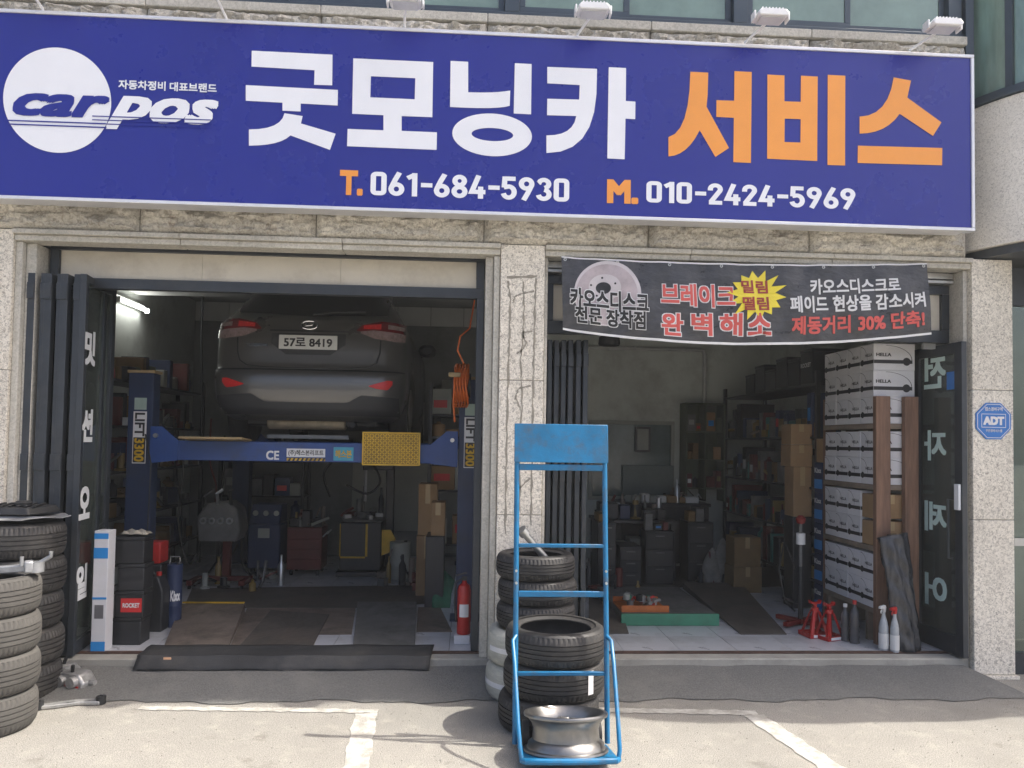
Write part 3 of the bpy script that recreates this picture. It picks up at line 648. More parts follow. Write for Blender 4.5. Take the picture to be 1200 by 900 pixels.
# glazed leaf swung open against the right pillar, lettering read from its back
gd = thing('glass_door', 'dark framed glass door leaf swung open beside the right pillar with mirrored white letters', 'door', (3.83, .3, .156))
gA, gB = (3.835, .0), (3.80, .60)
gl_ = leaf(gd, gA, gB, .156, 2.585, .085, .045)
gv = Vector(gB)-Vector(gA); gn_ = gv.normalized(); gm = Vector((-gn_.y, gn_.x))
for ch, (v0, v1) in zip('전자제어', ((416, 455), (504, 540), (588, 624), (674, 712))):
    z1 = onY(1103, v0, .3).z; z0 = onY(1103, v1, .3).z
    def fn(a, b, z0=z0, z1=z1):
        q = Vector(gA)+gn_*(.20+.27*a)+gm*.008; return (q.x, q.y, z0+(z1-z0)*b)
    text('letter', ch, fn, 'vinyl_mint', gl_, .03)
obj('lock', MB().box(3.79, 3.812, .012, .07, 1.28, 1.48), 'lamp_white', gd, bev=.005)
obj('pull_bar', MB().tube([(3.80, .10, .9), (3.765, .10, .9), (3.765, .10, 1.36), (3.80, .10, 1.36)], .009, 8), 'frame_steel', gd)
q = Vector(gA)+gn_*.14+gm*.009
obj('sticker', MB().box(q.x-.002, q.x, q.y-.05, q.y+.05, 2.22, 2.36), mat('adt_blue', (.03, .17, .50), .4, var=.05), gl_)

# ------------------------------------------------------------------ octagonal alarm sign on the right pillar
ac = onY(1164.5, 493.5, -.012); AR = .152
ad = thing('alarm_sign', 'blue octagonal alarm company plate with white letters on the right pillar', 'sign', (ac.x, -.006, ac.z-AR))
octa = lambda r, y: [(ac.x+r*math.cos(PI/8+k*PI/4), y, ac.z+r*math.sin(PI/8+k*PI/4)) for k in range(8)]
def octp(r, y0, y1):
    m = MB(); a = octa(r, y0); b = octa(r, y1); return m.add(a+b, [tuple(range(8)), tuple(range(15, 7, -1))]+[(i, (i+1) % 8, 8+(i+1) % 8, 8+i) for i in range(8)])
obj('plate', octp(AR, -.010, -.001), 'adt_blue', ad)
def octring(r0, r1, y):
    a = octa(r0, y); b = octa(r1, y); return MB().add(a+b, [(i, (i+1) % 8, 8+(i+1) % 8, 8+i) for i in range(8)])
obj('border', octring(AR*.93, AR*.90, -.012), 'print_white', ad, smooth=False, fix=False)
ar = lambda x0, z0, x1, z1, y=-.0125: (lambda a, b: (ac.x+x0+(x1-x0)*a, y, ac.z+z0+(z1-z0)*b))
text('lettering', 'ADT', ar(-.084, -.03, .084, .036), 'print_white', ad, .06)
text('lettering', '캡스경비구역', ar(-.07, .078, .07, .108), 'print_white', ad, .02); text('lettering', '무인경비시스템', ar(-.065, -.085, .065, -.063), 'print_white', ad, .01)
fr = MB()
for a in ((-.098, .098, .052, .056), (-.098, .098, -.050, -.046), (-.098, -.094, -.0455, .0515), (.094, .098, -.0455, .0515)): fr.add([(ac.x+a[0], -.0125, ac.z+a[2]), (ac.x+a[1], -.0125, ac.z+a[2]), (ac.x+a[1], -.0125, ac.z+a[3]), (ac.x+a[0], -.0125, ac.z+a[3])], [(0, 1, 2, 3)])
obj('letter_frame', fr, 'print_white', ad, smooth=False, fix=False)

# ------------------------------------------------------------------ tyres
mat('rubber', (.032, .031, .030), .62, var=.25, vs=14, rnd=.2, dirt=(.085, .078, .066), ds=5, da=.55)
mat('rubber_side', (.036, .035, .034), .55, var=.2, vs=10, rnd=.15, bump=.1, bs=150, dirt=(.10, .092, .08), ds=4, da=.6)
mat('rubber_dusty', (.078, .074, .067), .8, var=.2, vs=14, rnd=.12, dirt=(.055, .052, .046), ds=7, da=.6)
def tyre_mesh(R, w, ri, key, tread_m, side_m):
    tp = []; N = 26; gr = (.26, .42, .58, .74)
    for k in range(N+1):
        t = k/N; tp.append((R-.014*abs((t-.5)/.5)**4, w*(.09+.82*t), t))
    prof = []
    for r, z, t in tp:
        prof.append((r, z))
    full = []
    for i, (r, z) in enumerate(prof):
        full.append((r, z, tp[i][2], 0))
    # grooves: four rings cut 8 mm into the tread
    out = []
    last = -1
    ts = sorted([k/12 for k in range(13)]+[g+d for g in gr for d in (-.020, -.014, .014, .020)])
    for t in ts:
        dep = .009 if any(abs(t-g) < .0145 for g in gr) else 0
        if any(abs(t-g) < .012 for g in gr) and not any(abs(abs(t-g)-.014) < 1e-6 for g in gr): continue
        out.append((R-.014*abs((t-.5)/.5)**4-dep, w*(.09+.82*t), t))
    sip = {j for j, q in enumerate(out) if q[2] < .24 or q[2] > .76}; rib = {j for j, q in enumerate(out) if .45 < q[2] < .55 or .29 < q[2] < .39 or .61 < q[2] < .71}
    def mod(i, j, r):
        if j in sip and i % 3 == 0: return r-.0055
        if j in rib and (i+j) % 6 == 1: return r-.003
        return r
    tm = mesh_of('tread', MB().lathe([(r, z) for r, z, t in out], 186, mod=mod), ang=28, fix=False); tm.materials.append(MATS[tread_m])
    a0 = (out[-1][0], out[-1][1]); b0 = (out[0][0], out[0][1]); rm = (R+ri)/2
    top = [a0, (R-.019, w*.945), (R-.032, w*.985), (R-.050, w*1.0), (R-.056, w*.995), (R-.062, w*1.0), (rm+.012, w*.995), (rm, w*.990), (ri+.038, w*.965), (ri+.03, w*.972), (ri+.024, w*.955), (ri+.010, w*.925), (ri, w*.90), (ri, w*.86), (ri+.015, w*.85)]
    inn = [(rm, w*.93), (R-.035, w*.88), (R-.022, w*.7), (R-.02, w*.5), (R-.022, w*.3), (R-.035, w*.12), (rm, w*.07)]
    bot = [(r, w-z) for r, z in reversed(top)]
    sm = mesh_of('sidewall', MB().lathe(top+inn+bot, 96), ang=50, fix=False); sm.materials.append(MATS[side_m])
    return tm, sm
TY = {'big': (tyre_mesh(.314, .205, .222, 'big', 'rubber', 'rubber_side'), .205), 'small': (tyre_mesh(.276, .168, .185, 'small', 'rubber', 'rubber_side'), .168),
      'old': (tyre_mesh(.290, .226, .20, 'old', 'rubber_dusty', 'rubber_dusty'), .226), 'wide': (tyre_mesh(.285, .232, .195, 'wide', 'rubber', 'rubber_side'), .232)}
def tyre(kind, x, y, z, label, group, rz=0.):
    (tm, sm), h = TY[kind]; t = thing('tyre', label, 'tyre', (x, y, z), rz, group)
    for n, me in (('tread', tm), ('sidewall', sm)):
        o = bpy.data.objects.new(n, me); COL.objects.link(o); o.parent = t
    return t
# front stack by the hand truck
FX, FY = onY(649, 760, -.86).x, -.864
names = ['dusty bottom tyre of the stack behind the blue hand truck', 'middle tyre of the stack behind the blue hand truck, white sticker', 'sunlit top tyre of the stack behind the blue hand truck']
ft = []
for k in range(3):
    ft.append(tyre('big', FX+(-.03, .0, .008)[k], FY+(.0, .004, -.004)[k], k*.2055, names[k], 'tyres stacked behind the hand truck', k*.7))
def sticker(t, ang, z0, z1, R, wd, m):       # paper label stuck on a tread
    o = MB().grid(6, 2, lambda s, q: (R*math.cos(ang+(s-.5)*wd), R*math.sin(ang+(s-.5)*wd), z0+(z1-z0)*q))
    me = mesh_of('sticker', o, fix=False); me.materials.append(MATS[m]); a = bpy.data.objects.new('sticker', me); COL.objects.link(a); a.parent = t; return a
sticker(ft[1], R_(-52)-.7, .05, .19, .3175, .14, 'print_white')
# rear stack against the pilaster: two film wrapped tyres carry three dark ones
mat('wrap_film', (.46, .46, .40), .38, var=.16, vs=9, bump=.5, bs=26, stretch=(1, 1, 5))
WX, WY = onY(619, 780, -.30).x, -.305
for k in range(2):
    t = thing('wrapped_tyre', ('lower' if k == 0 else 'upper')+' tyre wrapped in pale plastic film at the foot of the pilaster', 'tyre', (WX+.006*k, WY, k*.2365), k*.9, 'film wrapped tyres'); ORG[t.name] = None
    pr = [(.19, .03), (.20, .006), (.24, .0), (.272, .008), (.288, .035), (.2935, .07), (.2950, .118), (.2935, .166), (.288, .20), (.272, .228), (.24, .236), (.20, .23), (.19, .206)]
    inn = [(.23, .19), (.26, .118), (.23, .046)]
    obj('film', MB().lathe(pr+inn, 96, closed=True, mod=lambda i, j, r: r+(.0022*math.sin(i*1.9+j)+.0015*math.sin(i*.7)) if 3 < j < 10 else r), 'wrap_film', t, ang=60, fix=False)
    band = MB().grid(24, 1, lambda s, q: (.2985*math.cos(2.6+2.1*s), .2985*math.sin(2.6+2.1*s), .098+.034*q)); obj('label_band', band, 'print_white', t, fix=False)
SXc, SYc = onY(629, 690, -.28).x, -.281
for k, l in enumerate(('lowest dark tyre resting on the film wrapped tyres', 'middle dark tyre of the stack against the pilaster', 'top dark tyre against the pilaster with a pipe lying in it')):
    tyre('small', SXc+(-.004, .004, -.012)[k], SYc, .474+k*.1685, l, 'dark tyres against the pilaster', k*.5)
ptop = .474+3*.1685
mat('galv', (.55, .56, .56), .32, .8, var=.15, vs=12)
pa = onY(628, 641, -.40); pb = onY(612, 622, -.46)
pp = MB(); dv_ = (pb-pa).normalized()
ob = thing('metal_pipe', 'short galvanized pipe with a wide collar sticking out of the top dark tyre', 'pipe', tuple(pa))
obj('tube', MB().tube([tuple(pa-dv_*.13), tuple(pb)], .024, 16), 'galv', ob); obj('collar', MB().tube([tuple(pb-dv_*.035), tuple(pb+dv_*.012)], .036, 16), 'galv', ob)
# left stacks
BX, BYl = onY(74, 680, -.27).x-.285, -.30
for k in range(5):
    tyre('wide', BX+(.0, .008, -.006, .004, -.004)[k], BYl, k*.2325, ('lowest tyre of the dark stack beside the folding door', 'second tyre from the ground in the dark stack beside the folding door', 'middle tyre of the dark stack beside the folding door', 'fourth tyre up in the dark stack beside the folding door', 'topmost tyre of the dark stack beside the folding door, under a tray')[k], 'dark tyres beside the folding door', k)
OX, OY = onY(40, 760, -.89).x-.292, -.885
for k in range(4):
    tyre('old', OX+(.0, .006, .002, -.004)[k], OY, k*.2265, ('worn grey tyre standing on the ground beside the brake calipers', 'second worn grey tyre up from the ground in its stack', 'third worn grey tyre up from the ground in its stack', 'topmost worn grey tyre with a cast bracket on it')[k], 'worn grey tyres', k*.4)
# things lying on the left stacks
zt = 5*.2325
mat('scrap_black', (.02, .021, .022), .6, var=.3, vs=12); mat('scrap_grey', (.34, .35, .36), .4, .5, var=.3, vs=9)
tr = MB(); n = 40
rim = [(BX-.02+(.31+.03*math.sin(k*.9)+.02*math.sin(k*2.3))*math.cos(2*PI*k/n), BYl-.02+(.27+.02*math.sin(k*1.7))*math.sin(2*PI*k/n)) for k in range(n)]
tr.prism(rim, lambda p: (p[0], p[1], zt+.012+.018*math.sin(p[0]*21)*math.sin(p[1]*17)+.018), lambda p: (p[0], p[1], zt+.018+.018*math.sin(p[0]*21)*math.sin(p[1]*17)+.018))
tr.v = [(x, y, max(z, zt+.004)) for x, y, z in tr.v]
solo('metal_tray', tr, 'scrap_grey', 'bent grey sheet metal tray on top of the dark tyre stack', 'tray')
cv = thing('engine_cover', 'black ribbed plastic cover on the metal tray over the dark tyres', 'cover', (BX, BYl, zt+.056))
cm = MB().prism([(-.23, -.16), (.16, -.19), (.22, -.05), (.2, .15), (-.1, .19), (-.25, .08)], lambda p: (BX+p[0], BYl+p[1], zt+.058), lambda p: (BX+p[0]*.86, BYl+p[1]*.86, zt+.105)); obj('shell', cm, 'scrap_black', cv, bev=.012)
for k in range(6): obj('rib', MB().obox((BX-.13+k*.052, BYl-.01, zt+.112), (.02, .26, .012), 0, 0, .25), 'scrap_black', cv, bev=.003)
obj('cap', MB().lathe([(0, .10), (.05, .10), (.055, .12), (.04, .132), (0, .134)], 20, (BX+.05, BYl-.05, zt+.01)), 'scrap_black', cv)
bk = thing('brake_bracket', 'grey cast metal bracket lying on the worn grey tyre stack', 'car part', (OX+.18, OY, 4*.2265))
zo = 4*.2265+.004
obj('bar', MB().obox((OX+.10, OY-.03, zo+.03), (.34, .05, .045), 0, -.06, .2), 'scrap_grey', bk, bev=.008)
obj('lug', MB().lathe([(.02, 0), (.045, 0), (.045, .06), (.02, .06)], 16, (OX+.27, OY+.02, zo+.01), closed=True), 'scrap_grey', bk); obj('bolt', MB().tube([(OX+.22, OY-.04, zo+.055), (OX+.22, OY-.04, zo+.11)], .011, 8), 'scrap_grey', bk)
obj('pin', MB().tube([(OX+.25, OY+.03, zo+.04), (OX+.34, OY+.05, zo+.10), (OX+.34, OY+.05, zo+.13)], .013, 8), 'scrap_grey', bk); obj('lug', MB().obox((OX+.24, OY, zo+.045), (.05, .08, .07), 0, 0, .5), 'scrap_grey', bk, bev=.01)
# brake calipers in a heap at the foot of the stacks
mat('cast_grey', (.42, .42, .41), .45, .6, var=.35, vs=14, bump=.3, bs=60); mat('caliper_red', (.45, .03, .025), .5, var=.2)
arm = onZ(86, 826, .02)
ca = thing('suspension_arm', 'flat steel suspension arm lying on the ground under the brake calipers', 'car part', (arm.x, arm.y, 0))
am = MB().prism([(-.22, -.06), (-.10, -.02), (.02, .04), (.14, .035), (.17, .075), (.10, .10), (-.04, .085), (-.16, .02), (-.24, -.02)], lambda p: (arm.x+p[0], arm.y+p[1], .003), lambda p: (arm.x+p[0], arm.y+p[1], .028))
obj('plate', am, 'cast_grey', ca, bev=.006); obj('bush', MB().lathe([(.012, .0), (.03, .0), (.03, .05), (.012, .05)], 14, (arm.x+.14, arm.y+.07, .004), closed=True), 'scrap_black', ca); obj('bush', MB().lathe([(.012, .0), (.03, .0), (.03, .05), (.012, .05)], 14, (arm.x-.2, arm.y-.03, .004), closed=True), 'scrap_black', ca)
for i, (u, v, rz, zz, l) in enumerate(((52, 802, .3, .0, 'grey brake caliper with a red stripe beside the worn tyres'), (88, 804, -.3, .0, 'grey brake caliper with a red stripe behind the suspension arm'), (70, 795, 1.2, .0, 'grey brake caliper lying behind the other two'))):
    c = onZ(u, v, .03); t = thing('brake_caliper', l, 'car part', (c.x, c.y, zz), rz, 'brake calipers on the ground'); ORG[t.name] = None; t.scale = (1.35, 1.35, 1.35)
    obj('body', MB().prism([(-.08, 0), (.08, 0), (.095, .05), (.06, .095), (-.05, .10), (-.095, .06)], lambda p: (p[0], -.05, p[1]+.002), lambda p: (p[0], .045, p[1]+.002)), 'cast_grey', t, bev=.012)
    obj('piston', MB().lathe([(0, -.075), (.026, -.075), (.03, -.05), (.03, -.02)], 18, (-.035, .0, .06), 'Y'), 'cast_grey', t); obj('piston', MB().lathe([(0, -.075), (.026, -.075), (.03, -.05), (.03, -.02)], 18, (.035, .0, .06), 'Y'), 'cast_grey', t)
    obj('stripe', MB().box(-.065, .065, -.0545, -.0505, .010, .04), 'caliper_red', t); obj('ear', MB().tube([(-.12, .0, .05), (.12, .0, .05)], .014, 10), 'cast_grey', t); obj('bleed_screw', MB().tube([(.0, -.02, .09), (.01, -.03, .135)], .009, 8), 'scrap_black', t)

# ------------------------------------------------------------------ blue hand truck with a wheel rim on its toe
mat('truck_blue', (.006, .15, .32), .42, var=.18, vs=7, bump=.08, bs=80, dirt=(.07, .085, .10), ds=9, da=.75)
hc = onZ(659, 875, .0); HX = onY(659, 700, -1.2).x; Y0, Y1 = -1.240, -1.02; ZT = 1.865; HW = .268; TT = R_(10)
tl_ = lambda y, z: (Y0+(y*math.cos(TT)-z*math.sin(TT)*-1), .012-y*math.sin(TT)+z*math.cos(TT))   # toe plane, tilted up to the street
def toe(x, y, z): q = tl_(y, z); return (x, q[0], q[1])
ht = thing('hand_truck', 'tall bright blue tubular hand truck with a sheet metal top panel leaning to the tyres', 'hand truck', (HX, Y0, 0))
hy = lambda z: Y0+(Y1-Y0)*z/ZT
for s in (-1, 1):
    obj('upright', MB().tube([(HX+s*HW, hy(.02), .02), (HX+s*HW, hy(ZT), ZT-.01)], .0155, 12), 'truck_blue', ht)
    obj('side_loop', MB().tube([(HX+s*(HW-.002), hy(.62)-.016, .62), (HX+s*(HW+.02), hy(.60)-.05, .60), (HX+s*(HW+.014), hy(.5)-.15, .50), (HX+s*(HW+.004), Y0-.28, .24), (HX+s*(HW-.004), Y0-.37, .13), toe(HX+s*(HW-.012), -.385, .004)], .012, 10), 'truck_blue', ht)
    for z in (.92, .99): obj('bolt', MB().lathe([(0, -.024), (.008, -.024), (.008, .0)], 8, (HX+s*HW, hy(z), z), 'Y'), 'galv', ht)
for z, r in ((1.60, .019), (1.135, .011), (.855, .017), (.405, .012)): obj('crossbar', MB().obox((HX, hy(z), z), (2*HW-.026, .02, r*2)), 'truck_blue', ht, bev=.004)
pn = MB().box(HX-HW-.018, HX+HW+.018, -.004, .004, 0, .235); an = math.atan2(Y1-Y0, ZT); pn.v = [(x, hy(1.63)-.022+y+z*math.sin(an), 1.63+z*math.cos(an)) for x, y, z in pn.v]
obj('top_panel', pn, 'truck_blue', ht, bev=.003)
lp = [toe(HX-HW+.012, -.385, .004)]+[toe(HX-HW+.03+(2*HW-.06)*k/8, -.418-.014*math.sin(PI*k/8), .004) for k in range(9)]+[toe(HX+HW-.012, -.385, .004)]
obj('toe_bar', MB().tube(lp, .0165, 10), 'truck_blue', ht)
tp_ = MB().box(HX-HW+.01, HX+HW-.01, -.39, -.02, .0, .006); tp_.v = [toe(*v) for v in tp_.v]; obj('toe_plate', tp_, 'truck_blue', ht)
for s in (-1, 1):
    obj('wheel', MB().lathe([(0, -.02), (.05, -.02), (.075, -.018), (.075, .018), (.05, .02), (0, .02)], 28, (HX+s*(HW-.06), Y0+.01, .0757), 'X'), 'rubber', ht)
mat('rim_silver', (.27, .265, .255), .34, .9, var=.18, vs=5, dirt=(.2, .19, .17), ds=6, da=.5)
K_ = .235/.2165
rp_ = [(.188, .0), (.212, .0), (.2165, .006), (.214, .016), (.200, .02), (.192, .05), (.172, .065), (.168, .12), (.176, .15), (.19, .168), (.200, .182), (.214, .186), (.2165, .196), (.213, .204), (.196, .204), (.184, .19), (.164, .16), (.158, .12), (.160, .07), (.178, .05)]
rp_ = [(r*K_, z) for r, z in rp_]
rc = toe(HX+.004, -.176, .0065)
rt = thing('wheel_rim', 'bare silver wheel rim lying flat on the toe of the blue hand truck', 'wheel rim', rc); ORG[rt.name] = None; rt.rotation_euler = (-TT, 0, 0)
obj('barrel', MB().lathe(rp_, 96, closed=True), 'rim_silver', rt, ang=45, fix=False)
for k in range(5):
    a = 2*PI*k/5+.3; o = MB().obox((.10*math.cos(a), .10*math.sin(a), .145), (.13, .05, .03), 0, .12, a); obj('spoke', o, 'rim_silver', rt, bev=.006)
obj('hub', MB().lathe([(.03, .11), (.06, .11), (.06, .16), (.03, .165)], 24, closed=True), 'rim_silver', rt)
# ------------------------------------------------------------------ mats and plates
def mat_sheet(x0, x1, th=.012):
    prof = [(-.035, .085), (.045, .145), (.055, .158), (.19, .159), (.24, .165), (.33, .164)]
    def fn(s, t):
        x = x0+(x1-x0)*s; q = t*(len(prof)-1); i = min(int(q), len(prof)-2); f = q-i
        y = prof[i][0]*(1-f)+prof[i+1][0]*f; z = prof[i][1]*(1-f)+prof[i+1][1]*f
        return (x+(.02*(1-t) if s < .5 else -.02*(1-t))+(-.06*t if s > .9 else 0)*0, y+.004*math.sin(x*7), z+.003*math.sin(x*11+t*4)+.004)
    m = MB().grid(48, 10, fn); return m
om = solo('rubber_mat', mat_sheet(onY(158, 775, .05).x, onY(507, 775, .05).x), 'rubber_mat', 'long black rubber mat laid over the step of the left bay', 'mat', fix=False)
sm_ = om.modifiers.new('thick', 'SOLIDIFY'); sm_.thickness = .005; sm_.offset = 1
lit = onZ(196, 773, .17)
solo('litter', MB().obox((lit.x, lit.y, .178), (.05, .03, .006), .1, .1, .4), mat('paper_orange', (.55, .33, .2), .7), 'small scrap of paper on the long black rubber mat', 'litter')

# ------------------------------------------------------------------ four post lift
mat('lift_blue', (.018, .06, .22), .42, var=.12, vs=5, dirt=(.03, .04, .06), ds=3, da=.6); mat('lift_post', (.02, .036, .085), .45, var=.15, vs=4, dirt=(.03, .035, .045), ds=3, da=.6)
mat('lift_yellow', (.60, .37, .02), .5, var=.2, vs=6, dirt=(.06, .045, .02), ds=4, da=.75); mat('wood_pad', (.36, .26, .13), .7, var=.25, vs=10, dirt=(.1, .07, .04), ds=5)
CXc = onY(361, 400, 1.5).x                     # centre line of car and lift
LYf = 1.22                                       # front face of the near crossbeam
pl = onY(150, 480, 1.25).x; pr_ = onY(538, 480, 1.25).x
lift = thing('car_lift', 'blue four post car lift raised with yellow drive-on flaps in the left bay', 'car lift', ((pl+pr_)/2, 1.4, FZ))
ztop = onY(163, 437, 1.25).z
for x0 in (pl, pr_):
    for y0 in (1.25, 4.35):
        f = MB().box(x0, x0+.21, y0, y0+.02, FZ+.013, ztop).box(x0, x0+.02, y0+.0205, y0+.16, FZ+.013, ztop).box(x0+.19, x0+.21, y0+.0205, y0+.16, FZ+.013, ztop)
        p = obj('post', f, 'lift_post', lift, bev=.004); obj('post_cap', MB().box(x0-.012, x0+.222, y0-.012, y0+.172, ztop+.001, ztop+.026), 'wood_pad', p, bev=.004)
        obj('base_plate', MB().box(x0-.05, x0+.26, y0-.06, y0+.22, FZ+.001, FZ+.012), 'lift_post', p)
        if y0 < 2:
            Yp = y0-.002
            zs = onY(160, 482, y0).z; ze = onY(160, 543, y0).z
            obj('label_plate', MB().box(x0+.05, x0+.165, Yp-.001, Yp, ze, zs), 'print_white', p)
            zm_ = ze+(zs-ze)*.5
            obj('label_plate', MB().box(x0+.056, x0+.159, Yp-.0018, Yp-.0012, ze+.008, zm_), mat('label_dark', (.03, .03, .03), .5), p)
            rotfn = lambda z0, z1, o: (lambda a, b: (x0+.065+.085*b, Yp-o, z1+(z0-z1)*a))
            text('lettering', 'LIFT', rotfn(zm_+.01, zs-.012, .003), 'label_dark', p, .03); text('lettering', '3300', rotfn(ze+.016, zm_-.008, .003), 'lift_yellow', p, .03)
            obj('label_plate', MB().box(x0+.055, x0+.16, Yp-.001, Yp, zs+.015, zs+.12), mat('label_green', (.35, .45, .40), .5), p)
zb1 = onY(300, 517.5, LYf).z; zb0 = onY(300, 540.5, LYf).z
for y in (LYf, 4.33):
    b = obj('crossbeam', MB().box(pl+.215, pr_-.005, y+.0, y+.14, zb0, zb1), 'lift_blue', lift, bev=.006)
    for s, xx in ((-1, pl+.215), (1, pr_-.005)):
        xs = (xx, xx+.22*(-s)); g = MB().prism([(xx, zb0-.03), (xx-s*.24, zb0-.002), (xx-s*.24, zb1+.0), (xx-s*.10, zb1+.12), (xx, zb1+.12)], lambda p: (p[0], y-.012, p[1]), lambda p: (p[0], y-.001, p[1])); obj('gusset', g, 'lift_blue', b)
        obj('bolt', MB().lathe([(0, -.03), (.018, -.03), (.02, .0)], 10, (xx-s*.05, y-.010, zb1+.04), 'Y'), 'galv', b)
    if y < 2:
        bt_ = lambda u0, v0, u1, v1, o=.002: rect_px(u0, v0, u1, v1, y-o)
        text('lettering', 'CE', bt_(312, 528, 327, 539), 'print_white', b, .03)
        def plate(u0, v0, u1, v1, m, o=.0015):
            a = onY(u0, v0, y-o); c = onY(u1, v1, y-o); return obj('label_plate', MB().box(a.x, c.x, y-o, y-o+.001, c.z, a.z), m, b)
        plate(336, 525.5, 381, 536, 'print_white'); text('lettering', '(주)헤스본리프트', bt_(338, 527, 379, 535, .0035), 'label_dark', b, .02)
        plate(391, 524, 414, 540, mat('label_cyan', (.06, .33, .45), .5)); text('lettering', '헤스본', bt_(393, 527, 412, 537, .0035), 'lift_yellow', b, .03)
        hz = plate(336, 536.5, 381, 540.5, 'lift_yellow')
        st2 = MB()
        for k in range(9):
            a = onY(337+k*5, 540.4, y-.003); c = onY(339.5+k*5, 540.4, y-.003); e = onY(341.5+k*5, 536.8, y-.003); g = onY(339+k*5, 536.8, y-.003); st2.add([tuple(q) for q in (a, c, e, g)], [(0, 1, 2, 3)])
        tag(obj('hazard_stripes', st2, 'label_dark', b, smooth=False, fix=False), kind='stuff')
Z0 = 1.70                                        # wheels stand here
for s in (-1, 1):
    xc = CXc+s*.79; rw = obj('runway', MB().box(xc-.25, xc+.25, LYf+.142, 4.32, Z0-.14, Z0-.012), 'lift_blue', lift, bev=.004)
    obj('deck', MB().box(xc-.25, xc+.25, LYf+.16, 4.32, Z0-.0118, Z0-.001), 'lift_post', rw)
# near ends of the runways: one flap hangs in front of the beam, the other lies flat
mat_t = mat('tread_yellow', (.66, .41, .03), .5, .1, var=.2, vs=5, dirt=(.10, .07, .03), ds=2.2, da=.9); mat('tread_dark', (.30, .18, .02), .6, var=.3, vs=6, dirt=(.05, .04, .02), ds=3, da=.8)
fa = onY(425, 506, LYf-.04); fb = onY(492, 546, LYf-.04)
flap = obj('drive_flap', MB().box(fa.x, fb.x, LYf-.045, LYf-.030, fb.z, fa.z), 'tread_dark', lift, bev=.012)
for q in ((fa.x, fb.x, fa.z-.012, fa.z), (fa.x, fb.x, fb.z, fb.z+.012), (fa.x, fa.x+.012, fb.z+.0125, fa.z-.0125), (fb.x-.012, fb.x, fb.z+.0125, fa.z-.0125)): obj('flap_rim', MB().box(q[0], q[1], LYf-.050, LYf-.0452, q[2], q[3]), 'tread_yellow', flap)
di = MB(); rows = 13; cols = 21
for i in range(cols):
    for j in range(rows):
        x = fa.x+.025+(fb.x-fa.x-.05)*i/(cols-1); z = fb.z+.025+(fa.z-fb.z-.05)*j/(rows-1); di.obox((x, LYf-.0462, z), (.021, .004, .0075), 0, .75 if (i+j) % 2 else -.75)
tag(obj('tread_lozenges', di, 'tread_yellow', flap, smooth=False), kind='stuff')
ga = onY(221, 515, LYf); gb = onY(293, 524, LYf); obj('drive_flap', MB().obox(((ga.x+gb.x)/2, LYf-.10, zb1+.018), (gb.x-ga.x, .30, .02), -.06), 'wood_pad', lift, bev=.005)
obj('cable', MB().tube([(pl+.16, 1.24, zb1+.05), (pl+.24, 1.18, zb1-.2), (pl+.22, 1.2, .9), (pl+.2, 1.22, FZ+.02)], .006, 6), 'scrap_black', lift)

# ------------------------------------------------------------------ car on the lift, seen from behind
mat('car_paint', (.125, .122, .115), .30, .45, var=.05, vs=2, coat=.6, dirt=(.10, .098, .09), ds=2, da=.35); mat('car_glass', (.012, .014, .015), .06, coat=.4); mat('car_plastic', (.035, .036, .037), .6, var=.15)
mat('lamp_red', (.16, .006, .009), .15, var=.15, vs=20, coat=.8); mat('lamp_clear', (.30, .22, .22), .12, var=.3, vs=30, coat=.8); mat('reflector_red', (.65, .03, .03), .25, var=.1, vs=30); mat('chrome', (.7, .71, .72), .15, 1., var=.05); mat('plate_white', (.68, .69, .66), .45, var=.03)
CY = 1.46
prof = [(.22,.74,.16),(.26,.80,.08),(.32,.85,.03),(.42,.888,.006),(.54,.902,.0),(.64,.905,.006),(.675,.905,.018),(.70,.902,.045),(.76,.902,.058),(.86,.904,.064),(.97,.900,.070),(1.06,.893,.082),(1.13,.880,.102),(1.17,.862,.128),(1.20,.842,.165),(1.30,.785,.26),(1.42,.715,.37),(1.52,.66,.46),(1.58,.63,.47),(1.62,.59,.52),(1.65,.48,.66),(1.658,.2,.9)]
def interp(h):
    if h <= prof[0][0]: return prof[0][1:]
    for (a, w0, y0), (b, w1, y1) in zip(prof, prof[1:]):
        if h <= b: f = (h-a)/(b-a); return (w0+(w1-w0)*f, y0+(y1-y0)*f)
    return prof[-1][1:]
NE, LC, LEN = 3.6, .36, 4.3
def rear(x, h, off=0.):                          # point on the tail at side offset x and height h
    w_, yr = interp(h); q = min(.9995, abs(x)/w_); y = CY+yr+LC*(1-(1-q**NE)**(1/NE))
    e = 1e-3; q2 = min(.9995, (abs(x)+e)/w_); y2 = CY+yr+LC*(1-(1-q2**NE)**(1/NE)); sx = (y2-y)/e*(1 if x >= 0 else -1); _, yu = interp(h+.01); _, yd = interp(h-.01); sz = (yu-yd)/.02
    n = Vector((sx, -1, sz)).normalized()
    return (CXc+x+n.x*off, y+n.y*off, Z0+h+n.z*off)
